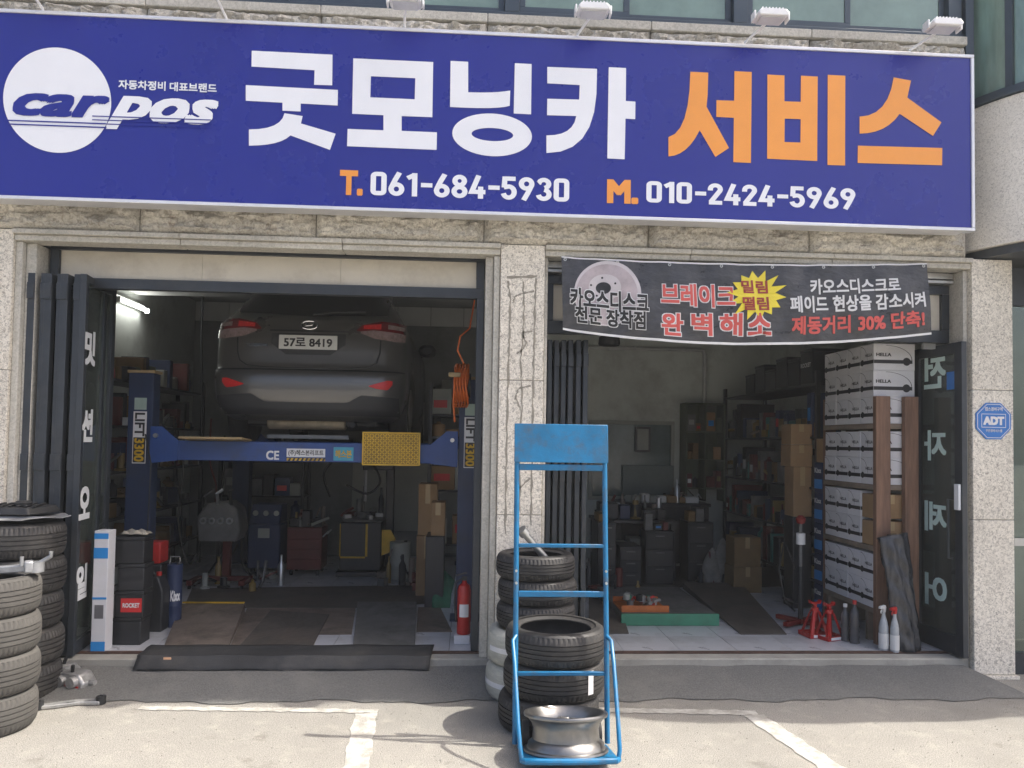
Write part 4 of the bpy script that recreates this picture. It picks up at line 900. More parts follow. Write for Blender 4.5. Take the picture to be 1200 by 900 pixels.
def ring(h):
    w_, yr = interp(h); pts = []
    n = 14
    for k in range(n+1):
        th = -PI/2+PI*k/n; sx = math.sin(th); sgn = 1 if sx >= 0 else -1
        pts.append((CXc+w_*sgn*abs(sx)**(2/NE), CY+yr+LC*(1-abs(math.cos(th))**(2/NE))))
    fl = 0.16+max(0, (h-.8))*.95 if h > .8 else .12; fy = CY+LEN-fl
    for k in range(1, 9): pts.append((CXc+w_, CY+yr+LC+(fy-.5-(CY+yr+LC))*k/8))
    for k in range(1, n):
        th = PI/2-PI*k/n; sx = math.sin(th); sgn = 1 if sx >= 0 else -1
        pts.append((CXc+w_*sgn*abs(sx)**(2/2.4), fy-.5+.5*abs(math.cos(th))**(2/2.4)))
    for k in range(0, 9): pts.append((CXc-w_, fy-.5+(CY+yr+LC-(fy-.5))*k/9))
    return [(x, y, Z0+h) for x, y in pts]
car = thing('car', 'dark grey family SUV raised on the blue lift, tail towards the street', 'car', (CXc, CY+2, Z0))
bm_ = MB(); rs = [ring(p[0]) for p in prof]; nr = len(rs[0])
bm_.add([v for r in rs for v in r], [(i*nr+k, i*nr+(k+1) % nr, (i+1)*nr+(k+1) % nr, (i+1)*nr+k) for i in range(len(rs)-1) for k in range(nr)]+[tuple(range(nr-1, -1, -1)), tuple((len(rs)-1)*nr+k for k in range(nr))])
body = obj('body', bm_, 'car_paint', car, ang=50)
# wheel arches
cut = MB()
WHY = (CY+.92, CY+3.54)
for y in WHY:
    for s in (-1, 1): cut.lathe([(0, -.16), (.40, -.16), (.40, .16), (0, .16)], 40, (CXc+s*.83, y, Z0+.36), 'X')
co = obj('cut', cut, 'car_plastic'); bo = body.modifiers.new('b', 'BOOLEAN'); 
body.matrix_parent_inverse = Matrix.Identity(4)
co.location = (-ORG[car.name][0]*0, 0, 0)
bo.operation = 'DIFFERENCE'; bo.object = co; bo.solver = 'EXACT'
bpy.context.view_layer.update(); dg = bpy.context.evaluated_depsgraph_get(); me2 = bpy.data.meshes.new_from_object(body.evaluated_get(dg)); body.modifiers.clear(); body.data = me2; bpy.data.objects.remove(co)
def strip(name, x0, x1, top, bot, off, m, par=car, nu=24, nv=8):
    return obj(name, MB().grid(nu, nv, lambda s, t: rear(x0+(x1-x0)*s, bot(s)+(top(s)-bot(s))*t, off)), m, par, ang=60, fix=False)
lin_ = lambda a, b: (lambda s: a+(b-a)*s)
def pw(*pts):
    def f(s):
        for (a, va), (b, vb) in zip(pts, pts[1:]):
            if s <= b: return va+(vb-va)*(s-a)/(b-a)
        return pts[-1][1]
    return f
strip('rear_window', -.70, .70, lin_(1.50, 1.50), pw((0, 1.24), (.5, 1.205), (1, 1.24)), .006, 'car_glass', nu=30)
obj('wiper', MB().tube([rear(.02, 1.21, .02), rear(.25, 1.235, .03), rear(.5, 1.25, .03)], .009, 6), 'car_plastic', car)
for s in (-1, 1):
    lampo = strip('tail_lamp', s*.44, s*.875, pw((0, 1.075), (.12, 1.125), (.5, 1.165), (1, 1.165)), pw((0, 1.065), (.2, 1.055), (.7, 1.045), (1, 1.03)), .010, 'lamp_red')
    strip('lamp_lens', s*.48, s*.872, pw((0, 1.062), (.3, 1.075), (1, 1.06)), pw((0, 1.045), (.3, .998), (.8, .975), (1, .985)), .012, 'lamp_clear', lampo)
    strip('lamp_lens', s*.72, s*.86, lin_(1.135, 1.13), lin_(1.095, 1.09), .013, 'lamp_clear', lampo, 8, 4)
    strip('lamp_lens', s*.50, s*.66, lin_(1.12, 1.14), lin_(1.085, 1.088), .013, 'reflector_red', lampo, 8, 4)
    strip('reflector', s*.57, s*.78, pw((0, .55), (.8, .605), (1, .60)), pw((0, .542), (.35, .522), (.8, .512), (1, .565)), .006, 'reflector_red', nu=12, nv=4)
    obj('side_window', MB().grid(10, 4, lambda a, b, s=s: (CXc+s*(interp(1.24+.24*b)[0]+.004), CY+.95+.1*b+(1.9-.15*b)*a, Z0+1.24+.24*b)), 'car_glass', car, fix=False)
    for y in WHY:
        wv = obj('wheel', MB().lathe([(0, -.10), (.24, -.10), (.33, -.095), (.348, -.07), (.35, 0), (.348, .07), (.33, .095), (.24, .10), (0, .10)], 48, (CXc+s*.79, y, Z0+.3505), 'X'), 'rubber', car, ang=40)
        obj('rim', MB().lathe([(0, s*.103), (.2, s*.103), (.225, s*.108), (.23, s*.09)], 32, (CXc+s*.79, y, Z0+.3505), 'X'), 'rim_silver', wv)
    my = CY+2.75; mx = CXc+s*.93
    mr_ = obj('side_mirror', MB().lathe([(0, -.07), (.05, -.065), (.085, -.03), (.09, .02), (.07, .06), (0, .07)], 20, (mx+s*.03, my, Z0+1.2), 'Y'), 'car_plastic', car)
    for v in mr_.data.vertices: v.co.x = (v.co.x-(mx+s*.03-ORG[car.name][0]))*1.3+(mx+s*.03-ORG[car.name][0])
    obj('mirror_stalk', MB().tube([(CXc+s*.80, my+.02, Z0+1.1), (mx+s*.02, my+.02, Z0+1.16)], .025, 8), 'car_plastic', car)
# tailgate outline, plate recess, plate, badge
seam = MB().tube([rear(x, h, .001) for x, h in [(-.66, .985), (-.655, .86), (-.63, .77), (-.56, .725), (-.40, .708), (-.2, .702), (0, .70), (.2, .702), (.40, .708), (.56, .725), (.63, .77), (.655, .86), (.66, .985)]], .0065, 6); obj('tailgate_seam', seam, 'car_plastic', car)
strip('tailgate_chrome', -.36, .36, lin_(1.062, 1.062), lin_(1.046, 1.046), .008, 'car_plastic', nu=10, nv=1)
strip('plate_recess', -.34, .34, pw((0, 1.03), (1, 1.03)), pw((0, .93), (.2, .83), (.8, .83), (1, .93)), .003, 'car_plastic', nu=20)
PY = rear(0, .93)[1]-.025; pz = Z0+.945
obj('licence_plate', MB().box(CXc-.268, CXc+.268, PY, PY+.012, pz-.066, pz+.066), 'plate_white', car, bev=.004)
text('lettering', '57로 8419', lambda a, b: (CXc-.222+.444*a, PY-.002, pz-.042+.084*b), 'print_black', car, .028)
text('lettering', 'TUCSON', lambda a, b: rear(-.58+.2*a, .90+.028*b, .004), 'chrome', car, .02)
eb = obj('emblem', MB().tube([rear(.075*math.cos(2*PI*k/32), 1.105+.038*math.sin(2*PI*k/32), .014) for k in range(32)], .0065, 6, closed=True), 'chrome', car)
obj('emblem_bar', MB().tube([rear(-.045, 1.078, .014), rear(-.02, 1.132, .014)], .007, 6).tube([rear(.02, 1.078, .014), rear(.045, 1.132, .014)], .007, 6).tube([rear(-.034, 1.099, .014), rear(0, 1.103, .014), rear(.034, 1.112, .014)], .006, 6), 'chrome', eb)
strip('bumper_skirt', -.84, .84, pw((0, .44), (.2, .46), (.28, .385), (.72, .385), (.8, .46), (1, .44)), lin_(.27, .27), .004, 'car_plastic', nu=40)
strip('bumper_lip', -.88, .88, lin_(.69, .69), lin_(.676, .676), .006, 'car_plastic', nu=40, nv=1)
obj('underbody', MB().box(CXc-.62, CXc+.62, CY+.32, CY+3.9, Z0+.17, Z0+.24), 'car_plastic', car, bev=.02)
ma = onY(313, 477.5, CY+.3); mb_ = onY(405, 490, CY+.3)
obj('muffler', MB().tube([((ma.x), CY+.36, Z0+.20), (ma.x+.01, CY+.36, Z0+.20), (mb_.x-.01, CY+.36, Z0+.20), (mb_.x, CY+.36, Z0+.20)], [.05, .062, .062, .05], 20), mat('muffler_metal', (.42, .36, .26), .5, .4, var=.25, vs=8), car)
obj('tow_bar', MB().box(CXc-.4, CXc+.36, CY+.25, CY+.29, Z0+.05, Z0+.085), mat('under_grey', (.25, .25, .24), .5, .4), car); obj('tail_pipe', MB().tube([(mb_.x+.08, CY+.2, Z0+.19), (mb_.x+.08, CY+.6, Z0+.2)], .028, 12), 'scrap_black', car)

# ------------------------------------------------------------------ inside the garage: materials
mat('carton', (.30, .19, .095), .8, var=.12, vs=4, rnd=.2, dirt=(.16, .10, .05), ds=3, da=.4); mat('carton_dark', (.20, .125, .05), .8, var=.15, vs=4, dirt=(.1, .07, .03), ds=3, da=.5); mat('tape', (.42, .30, .15), .35, var=.05)
mat('carton_white', (.66, .66, .68), .55, var=.04, vs=3, rnd=.06, dirt=(.5, .48, .44), ds=4, da=.4); mat('ink', (.02, .02, .022), .5); mat('ink_grey', (.16, .16, .17), .5)
mat('black_plastic', (.022, .023, .025), .45, var=.2, vs=8, rnd=.2); mat('dark_blue', (.02, .035, .09), .5, var=.15, rnd=.2); mat('red_paint', (.42, .02, .018), .4, var=.12, vs=8, dirt=(.12, .03, .02), ds=5, da=.5)
mat('raw_wood', (.20, .115, .075), .75, var=.35, vs=5, stretch=(6, 6, .5), dirt=(.10, .055, .04), ds=3); mat('plank', (.20, .16, .12), .8, var=.3, vs=5)
mat('steel_plate', (.22, .18, .148), .55, .3, var=.35, vs=5, bump=.35, bs=45, dirt=(.035, .03, .027), ds=2, da=.8); mat('steel_grey', (.17, .168, .16), .55, .35, var=.3, vs=6, bump=.25, bs=60, dirt=(.04, .038, .035), ds=2.5, da=.7)
mat('oily_sheet', (.10, .088, .076), .55, var=.5, vs=3, bump=.4, bs=22, dirt=(.11, .085, .065), ds=1.6, da=.8)
mat('green_paint', (.05, .22, .13), .5, var=.15, dirt=(.06, .09, .06), ds=4); mat('green_cloth', (.035, .13, .075), .9, var=.3, vs=9, bump=.6, bs=30); mat('orange_tray', (.45, .13, .03), .6, var=.25, vs=7)
mat('hose_orange', (.62, .13, .02), .45, var=.1); mat('cabinet_green', (.10, .115, .075), .7, var=.15); mat('pale_panel', (.34, .35, .31), .6, var=.08); mat('frame_dark', (.03, .03, .033), .4)
mat('pvc', (.45, .46, .45), .5); mat('bottle_clear', (.42, .44, .45), .2, var=.15, vs=20); mat('bottle_dark', (.075, .075, .08), .25, var=.2); mat('white_plastic', (.66, .66, .64), .45, var=.06)
mat('film_dark', (.035, .037, .042), .13, var=.5, vs=7, bump=.9, bs=13, stretch=(3, 3, 1)); mat('rag', (.34, .31, .25), .9, var=.3, vs=14, bump=.8, bs=30); mat('blue_print', (.03, .25, .62), .45, var=.06)
glass('office_glass', (.55, .66, .66), 1.45, film=.35, fcol=(.30, .36, .36))
mat('dark_red', (.12, .02, .016), .5, var=.2); mat('teal_tin', (.05, .20, .17), .4, var=.2); mat('brass_tin', (.25, .17, .05), .4, var=.25); mat('label_red', (.55, .03, .03), .45); mat('jack_red', (.20, .018, .015), .45, var=.25, dirt=(.04, .02, .02), ds=5, da=.6)
PAL = ['black_plastic', 'carton_dark', 'dark_blue', 'steel_grey', 'black_plastic', 'steel_grey', 'pale_panel', 'dark_red', 'carton_dark', 'cabinet_green', 'black_plastic', 'black_plastic']
def carton(x0, x1, y0, y1, z0, z1, label, group=None, m='carton', tape=True, rz=0.):
    t = thing('carton', label, 'box', ((x0+x1)/2, (y0+y1)/2, z0), rz, group); ORG[t.name] = None
    a, b, h = (x1-x0)/2, (y1-y0)/2, z1-z0
    obj('body', MB().box(-a, a, -b, b, .001, h-.003), m, t, bev=.004)
    for s in (-1, 1): obj('flap', MB().box(-a+.002, a-.002, min(s*.002, s*(b-.002)), max(s*.002, s*(b-.002)), h-.0028, h), m, t)
    if tape: obj('tape', MB().box(-.025, .025, -b-.0012, -b-.0004, h*.62, h-.001), 'tape', t)
    return t
def can(x, y, z, r, h, m, label, group=None, name='oil_can', cap='black_plastic'):
    t = thing(name, label, 'can', (x, y, z), random.uniform(0, 6), group); ORG[t.name] = None
    obj('body', MB().lathe([(0, .001), (r, .001), (r+.002, .006), (r, .012), (r, h*.33), (r+.0015, h*.34), (r, h*.35), (r, h-.012), (r+.002, h-.006), (r-.004, h), (0, h-.004)], 28), m, t)
    obj('cap', MB().lathe([(0, h-.003), (.02, h-.003), (.02, h+.018), (0, h+.02)], 14, (r*.55, 0, 0)), cap, t)
    return t
def jug(x, y, z, w_, d, h, m, label, group=None, rz=0.):
    t = thing('jug', label, 'jug', (x, y, z), rz, group); ORG[t.name] = None
    obj('body', MB().prism([(-w_/2, 0), (w_/2, 0), (w_/2, h*.7), (w_*.22, h*.93), (-w_*.1, h*.93), (-w_/2, h*.75)], lambda p: (p[0], -d/2, p[1]+.001), lambda p: (p[0], d/2, p[1]+.001)), m, t, bev=.012)
    obj('cap', MB().lathe([(0, 0), (.022, 0), (.022, .03), (0, .032)], 14, (w_*.06, 0, h*.93)), 'red_paint', t); obj('handle', MB().tube([(-w_*.1, 0, h*.94), (-w_*.3, 0, h*.99), (-w_*.46, 0, h*.86), (-w_*.46, 0, h*.76)], .01, 6), m, t)
    return t
CNT = [0]
def junk(x0, x1, y0, y1, z, hmax, label, group, axis='y', dens=1., pal=PAL, wmin=.09, wmax=.24):
    p = (y0 if axis == 'y' else x0); e = (y1 if axis == 'y' else x1)
    while p < e-.08:
        w_ = random.uniform(wmin, wmax); w_ = min(w_, e-p)
        if w_ < .06: break
        if random.random() < dens:
            h = random.uniform(.35, .97)*hmax; d = ((x1-x0) if axis == 'y' else (y1-y0))*random.uniform(.6, .95); m = random.choice(pal); k = random.random()
            if axis == 'y': a = (x0+.01, x0+.01+d, p+.006, p+w_-.006)
            else: a = (p+.006, p+w_-.006, y0+.01, y0+.01+d)
            if k < .55:
                ob_ = solo('parts_box', MB().box(*a, z+.001, z+h), m, label, 'box', group, bev=.006); ob_.rotation_euler.z = random.uniform(-.12, .12)
                if random.random() < .45:
                    q = random.uniform(.25, .4); lm = random.choice(['print_white', 'pale_panel', 'brass_tin', 'teal_tin', 'blue_print', 'label_red'])
                    if axis == 'y': lb = MB().box(a[0]-.0015, a[0]-.0004, a[2]+(a[3]-a[2])*.15, a[3]-(a[3]-a[2])*.2, z+h*q, z+h*(q+.3))
                    else: lb = MB().box(a[0]+(a[1]-a[0])*.15, a[1]-(a[1]-a[0])*.2, a[2]-.0015, a[2]-.0004, z+h*q, z+h*(q+.3))
                    obj('label', lb, lm, ob_)
            elif k < .8:
                r = min(w_*.46, .075); cx, cy = (a[0]+r, (a[2]+a[3])/2) if axis == 'y' else ((a[0]+a[1])/2, a[2]+r)
                solo('tin', MB().lathe([(0, .001), (r, .001), (r, h*.8), (r*.8, h*.84), (r*.35, h*.9), (r*.3, h), (0, h)], 18, (cx, cy, z)), m, label.replace('box', 'tin'), 'tin', group+' (tins)')
            else:
                n = max(2, int(h/.05)); b = MB()
                for q in range(1): b.box(*a, z+.001, z+.03+.5*h)
                solo('parts_crate', b, m, label.replace('box', 'crate'), 'crate', group+' (crates)', bev=.01)
        p += w_
def rack(x0, x1, y0, y1, levels, top, label, m='frame_dark', post=.04, dz=.022):
    t = thing('shelf_rack', label, 'shelf', ((x0+x1)/2, (y0+y1)/2, FZ))
    for x in (x0, x1-post):
        for y in (y0, y1-post): obj('post', MB().box(x, x+post, y, y+post, FZ+.001, top), m, t)
    for z in levels: obj('shelf', MB().box(x0+.002, x1-.002, y0+post+.001, y1-post-.001, z-dz, z), m, t)
    return t

# ------------------------------------------------------------------ left bay: floor plates and ramps
def plate_px(name, pts, z, th, m, label, cat, lift=None, bev=.003):
    P = [onZ(u, v, z) for u, v in pts]; b = MB(); n = len(P); dz = lift or [0]*n
    b.add([(p.x, p.y, FZ+.001) for p in P]+[(p.x, p.y, FZ+.001+th+dz[i]) for i, p in enumerate(P)], [tuple(range(n-1, -1, -1)), tuple(n+k for k in range(n))]+[(k, (k+1) % n, n+(k+1) % n, n+k) for k in range(n)])
    return solo(name, b, m, label, cat, bev=bev)
r1 = plate_px('steel_ramp', [(190, 763.5), (266, 763.5), (287, 719), (212, 719)], FZ, .012, 'steel_plate', 'brown steel drive-on ramp with a yellow back edge in the left bay', 'ramp', [0, 0, .075, .075])
pA_, pB_ = onZ(212, 718.5, FZ), onZ(287, 718.5, FZ); edge = MB().box(pA_.x+.01, pB_.x-.01, pA_.y-.002, pA_.y+.03, FZ+.088, FZ+.1); eo = obj('yellow_edge', edge, 'lift_yellow', r1)
plate_px('steel_ramp', [(413, 762.5), (486, 762.5), (488, 714), (419, 714)], FZ, .012, 'steel_grey', 'grey worn steel drive-on ramp near the fire extinguisher', 'ramp', [0, 0, .06, .06])
plate_px('steel_sheet', [(267, 763), (365, 763), (373, 744), (412, 744), (417, 712), (290, 712)], FZ, .003, 'steel_plate', 'brown steel floor sheet between the two drive-on ramps', 'floor sheet', bev=.0005)
plate_px('oily_sheet', [(277, 762), (364, 762), (386, 721), (317, 716)], FZ, .009, 'oily_sheet', 'black oily sheet lying on the brown sheet between the ramps', 'floor sheet')
plate_px('oily_sheet', [(488, 741), (530, 741), (516, 712), (490, 712)], FZ, .004, 'steel_plate', 'small brown steel sheet behind the fire extinguisher', 'floor sheet', bev=.0005)
plate_px('oily_sheet', [(215, 713), (410, 713), (500, 708), (505, 686), (225, 690)], FZ, .005, 'oily_sheet', 'wide dark oily sheet across the floor behind the steel ramps', 'floor sheet')
# ------------------------------------------------------------------ left bay: beside the folding door
tb = onZ(116, 764, FZ); tbz = onY(116, 622, tb.y).z
tc_ = thing('tall_carton', 'tall narrow white and blue carton standing beside the folding door', 'box', (tb.x, tb.y+.06, FZ)); bx0, bx1 = onY(108, 700, tb.y).x, onY(125, 700, tb.y).x
obj('body', MB().box(bx0, bx1, tb.y, tb.y+.12, FZ+.001, tbz), 'carton_white', tc_, bev=.004)
for v0, v1 in ((625, 632), (642, 655), (700, 703), (752, 764)):
    obj('printed_band', MB().box(bx0+.001, bx1-.001, tb.y-.0015, tb.y-.0005, onY(116, v1-.5, tb.y).z, onY(116, v0, tb.y).z), 'blue_print', tc_)
obj('printed_band', MB().box(bx0+.02, bx1-.02, tb.y-.0015, tb.y-.0005, onY(116, 725, tb.y).z, onY(116, 709, tb.y).z), 'ink_grey', tc_)
yb_ = onZ(148, 757, FZ).y+.02
bxx = [(133, 166), (134, 168), (137, 168), (129, 167)]; hb = .205
bl = ('bottom black car battery of the stack by the tall carton', 'black car battery with a red label in the stack by the tall carton', 'third black car battery up in the stack by the tall carton', 'top black car battery under a crumpled rag')
for k in range(4):
    x0, x1 = onY(bxx[k][0], 700, yb_).x, onY(bxx[k][1], 700, yb_).x; z = FZ+k*(hb+.001)
    t = thing('car_battery', bl[k], 'car battery', ((x0+x1)/2, yb_+.09, z), 0, 'black car batteries'); m_ = MB().box(x0, x1, yb_, yb_+.18, z+.001, z+hb*.86)
    obj('case', m_, 'black_plastic', t, bev=.006); obj('lid', MB().box(x0-.003, x1+.003, yb_-.003, yb_+.183, z+hb*.86+.0005, z+hb), 'black_plastic', t, bev=.006)
    if k == 1:
        obj('label', MB().box(x0+.05, x1-.01, yb_-.0022, yb_-.0008, z+.045, z+.15), mat('label_red', (.55, .03, .03), .45), t)
        text('lettering', 'ROCKET', lambda a, b: (x0+.065+(x1-x0-.09)*a, yb_-.004, z+.08+.035*b), 'print_white', t, .04)
zr = FZ+4*(hb+.001); xr = onY(150, 640, yb_).x
n = 26; rg = MB().grid(10, 8, lambda s, q: (xr-.08+.2*s+.01*math.sin(q*9), yb_+.03+.12*q, zr+.012+.03*abs(math.sin(s*7+q*4))*math.sin(PI*s)**.5*math.sin(PI*q)**.5+.012*math.sin(s*13)*math.sin(q*11)+.012)); ro = solo('rag', rg, 'rag', 'crumpled beige rag on the top car battery', 'rag', fix=False); ro.modifiers.new('t', 'SOLIDIFY').thickness = .006; ro.location.z = zr+.008
y2 = .78
def pb(u0, vt, u1, Y, dep, z0, h=None):
    a = onY(u0, vt, Y); b = onY(u1, vt, Y); return a.x, b.x, Y, Y+dep, z0, (z0+h if h else a.z)
x0, x1, a_, b_, _, _ = pb(169, 680, 190, y2, .2, FZ); jz = onY(180, 672, y2).z
jug((x0+x1)/2, y2+.1, FZ, x1-x0, .16, jz-FZ, 'black_plastic', 'dark plastic oil jug behind the battery stack')
kx = [(193, 210, .86, 712)]
for k, (u0, u1, Y, vb) in enumerate(((192, 210, .95, 712),)):
    x0, x1 = onY(u0, 690, Y).x, onY(u1, 690, Y).x; r = (x1-x0)/2; h = onY(200, 662, Y).z-FZ
    t = can((x0+x1)/2, Y+r, FZ, r, h, 'dark_blue', 'dark blue oil drum with white printed letters near the batteries', name='oil_drum')
    cxy = ((x0+x1)/2, Y+r); t.rotation_euler = (0, 0, 0)
    text('lettering', 'Kixx', lambda a, b: ((r+.003)*math.sin(-.12+1.2*a), -(r+.003)*math.cos(-.12+1.2*a), h*.42+.09*b), 'print_white', t, .04)
    obj('handle', MB().tube([(-r*.7, 0, h-.002), (-r*.6, 0, h+.06), (r*.6, 0, h+.06), (r*.7, 0, h-.002)], .004, 6), 'galv', t)
x0, x1 = onY(167, 650, 1.02).x, onY(188, 650, 1.02).x
solo('red_case', MB().box(x0, x1, 1.02, 1.2, FZ+.52, FZ+.70), 'red_paint', 'dark red case on a black crate behind the batteries', 'case', bev=.01)
solo('crate', MB().box(x0-.02, x1+.02, 1.0, 1.22, FZ+.001, FZ+.519), 'black_plastic', 'tall black crate under the dark red case', 'crate', bev=.01)
# rack along the left wall
rack(-3.72, -3.36, 1.55, 4.4, (.5, .95, 1.4, 1.85, 2.3), 2.45, 'dark steel rack filled with parts along the left wall')
for z in (.5, .95, 1.4, 1.85, 2.3): junk(-3.70, -3.38, 1.62, 4.3, z, .36, 'small parts box on the rack along the left wall', 'parts on the left wall rack', 'y', wmin=.07, wmax=.19)
# back wall of the left bay
lit2 = thing('work_light', 'lit fluorescent tube on the left garage wall', 'lamp', (-3.68, 2.9, 3.15))
obj('tray', MB().box(-3.745, -3.69, 2.5, 3.3, 3.17, 3.24), 'white_panel', lit2, bev=.004); obj('tube', MB().tube([(-3.65, 2.55, 3.18), (-3.65, 3.25, 3.18)], .018, 12), mat('tube_light', (1, .98, .94), .4, emit=9.), lit2)
for y in (2.53, 3.27): obj('holder', MB().box(-3.69, -3.64, y-.012, y+.012, 3.15, 3.21), 'white_panel', lit2)
rack(-3.2, -2.1, 4.5, 4.95, (.55, 1.0, 1.45), 1.6, 'dark rack of tools along the back wall behind the lift')
for z in (.55, 1.0, 1.45): junk(-3.15, -2.15, 4.52, 4.9, z, .4, 'dark tool box on the back wall rack', 'tools on the back rack', 'x', pal=['black_plastic', 'dark_blue', 'steel_grey', 'black_plastic', 'pale_panel', 'carton'])
obj('wall_board', MB().box(-1.55, -.4, 5.0, 5.048, .5, 1.75), 'pale_panel', bw, bev=.004); obj('wall_board', MB().box(-.35, .35, 5.0, 5.048, .2, 2.6), 'pale_panel', bw, bev=.004)
Yc = 3.45
x0, x1 = onY(290, 630, Yc).x, onY(328, 630, Yc).x; zt_ = onY(310, 592, Yc).z
bc = thing('service_machine', 'dark blue wheeled service machine with dials in front of the back wall', 'machine', ((x0+x1)/2, Yc+.2, FZ))
obj('cabinet', MB().box(x0, x1, Yc, Yc+.4, FZ+.08, zt_-.22), 'dark_blue', bc, bev=.02); obj('panel', MB().prism([(0, zt_-.219), (.38, zt_-.219), (.38, zt_), (.12, zt_)], lambda p: (x0+.01, Yc+p[0], p[1]), lambda p: (x1-.01, Yc+p[0], p[1])), 'dark_blue', bc, bev=.01)
for k in range(3): obj('dial', MB().lathe([(0, -.012), (.03, -.012), (.034, 0)], 16, (x0+.07+k*.12, Yc+.06, zt_-.10), 'Y'), 'pale_panel', bc)
obj('screen', MB().box(x0+.12, x1-.12, Yc-.006, Yc-.001, zt_-.38, zt_-.27), 'pale_panel', bc)
for s in (x0+.05, x1-.05): obj('castor', MB().lathe([(0, -.02), (.04, -.02), (.04, .02), (0, .02)], 14, (s, Yc+.07, FZ+.0405), 'X'), 'black_plastic', bc); obj('castor', MB().lathe([(0, -.02), (.04, -.02), (.04, .02), (0, .02)], 14, (s, Yc+.33, FZ+.0405), 'X'), 'black_plastic', bc)
x0, x1 = onY(336, 640, Yc).x, onY(377, 640, Yc).x
tl = thing('tool_trolley', 'dark red tool trolley piled with tools before the back wall', 'tool trolley', ((x0+x1)/2, Yc+.2, FZ)); 
obj('cabinet', MB().box(x0, x1, Yc, Yc+.38, FZ+.07, FZ+.56), 'dark_red', tl, bev=.01)
for k in range(4): obj('drawer', MB().box(x0+.015, x1-.015, Yc-.012, Yc-.001, FZ+.09+k*.115, FZ+.195+k*.115), 'dark_red', tl, bev=.004)
obj('handle', MB().tube([(x1+.001, Yc+.05, FZ+.45), (x1+.05, Yc+.05, FZ+.5), (x1+.05, Yc+.33, FZ+.5), (x1+.001, Yc+.33, FZ+.45)], .01, 6), 'galv', tl)
for a in ((x0+.05, Yc+.05), (x1-.05, Yc+.05), (x0+.05, Yc+.32), (x1-.05, Yc+.32)): obj('castor', MB().lathe([(0, -.015), (.034, -.015), (.034, .015), (0, .015)], 12, (a[0], a[1], FZ+.0345), 'X'), 'black_plastic', tl)
junk(x0+.02, x1-.02, Yc+.05, Yc+.33, FZ+.561, .25, 'tool box on the dark red trolley', 'tools on the red trolley', 'x', pal=['steel_grey', 'black_plastic', 'pale_panel'])
x0, x1 = onY(398, 630, Yc).x, onY(447, 630, Yc).x; zt_ = onY(420, 612, Yc).z
tm_ = thing('tyre_changer', 'black and yellow tyre changing machine before the back wall', 'machine', ((x0+x1)/2, Yc+.25, FZ))
obj('cabinet', MB().box(x0, x1, Yc, Yc+.5, FZ+.06, zt_), 'black_plastic', tm_, bev=.02); obj('plinth', MB().box(x0-.03, x1+.05, Yc-.06, Yc+.55, FZ+.001, FZ+.06), 'black_plastic', tm_, bev=.01)
for a in ((x0, x0+.012, FZ+.23, zt_-.02), (x0+.30, x0+.325, FZ+.23, zt_-.02), (x0+.013, x0+.299, FZ+.21, FZ+.23)): obj('yellow_trim', MB().box(a[0], a[1], Yc-.008, Yc-.001, a[2], a[3]), 'lift_yellow', tm_)
obj('turntable', MB().lathe([(0, 0), (.24, 0), (.25, .03), (.1, .04), (.08, .09), (0, .1)], 28, ((x0+x1)/2, Yc+.22, zt_+.001)), 'steel_grey', tm_)
for k in range(4): obj('jaw', MB().obox(((x0+x1)/2+.2*math.cos(k*PI/2+.5), Yc+.22+.2*math.sin(k*PI/2+.5), zt_+.055), (.09, .05, .05), 0, 0, k*PI/2+.5), 'galv', tm_, bev=.008)
obj('column', MB().box(x1+.001, x1+.10, Yc+.38, Yc+.5, FZ+.06, zt_+.75), 'black_plastic', tm_, bev=.01); obj('arm', MB().box((x0+x1)/2-.03, x1+.10, Yc+.3, Yc+.379, zt_+.6, zt_+.68), 'black_plastic', tm_, bev=.01); obj('tool_bar', MB().tube([((x0+x1)/2, Yc+.34, zt_+.60), ((x0+x1)/2, Yc+.34, zt_+.22)], .018, 10), 'galv', tm_)
obj('bead_breaker', MB().tube([(x1+.02, Yc+.2, FZ+.35), (x1+.16, Yc+.1, FZ+.38), (x1+.2, Yc-.02, FZ+.3)], .03, 8), 'lift_yellow', tm_); obj('side_shield', MB().prism([(0, 0), (.13, .05), (.16, .2), (.1, .3), (0, .3)], lambda p: (x1+.002+p[0], Yc+.02, FZ+.24+p[1]), lambda p: (x1+.002+p[0], Yc+.04, FZ+.24+p[1])), 'lift_yellow', tm_)
x0 = onY(468, 650, Yc-.2).x
can(x0, Yc-.1, FZ, .12, .42, 'pale_panel', 'grey gas cylinder beside the tyre changer', name='gas_cylinder')
tag_t = MB().tube([(x0-.3, Yc+.2, 1.55), (x0-.45, Yc+.15, 1.35), (x0-.75, Yc+.1, 1.34), (x0-.9, Yc+.1, 1.1), (x0-.86, Yc+.05, .95)], .012, 8)
# right side of the left bay
x0, x1 = onY(498, 670, 1.75).x, -.19
zc = onY(515, 629, 1.75).z
solo('steel_cabinet', MB().box(x0, x1, 1.75, 2.15, FZ+.001, zc), 'black_plastic', 'low black cabinet with a brown carton on it inside the left bay', 'cabinet', bev=.008)
carton(onY(505, 610, 1.8).x, x1, 1.8, 2.1, zc+.001, onY(515, 589, 1.8).z, 'brown carton on the low black cabinet in the left bay')
carton(onY(488, 640, 2.3).x, onY(512, 640, 2.3).x, 2.3, 2.7, FZ, FZ+.62, 'tall dark brown carton standing behind the low black cabinet', m='carton')
carton(onY(488, 640, 2.3).x+.01, onY(512, 640, 2.3).x-.01, 2.32, 2.68, FZ+.621, FZ+1.15, 'upper brown carton on the tall carton behind the black cabinet', m='carton')
rack(-.42, .23, 2.9, 3.6, (.6, 1.2, 1.8, 2.05), 2.4, 'dark rack with cartons behind the right lift post')
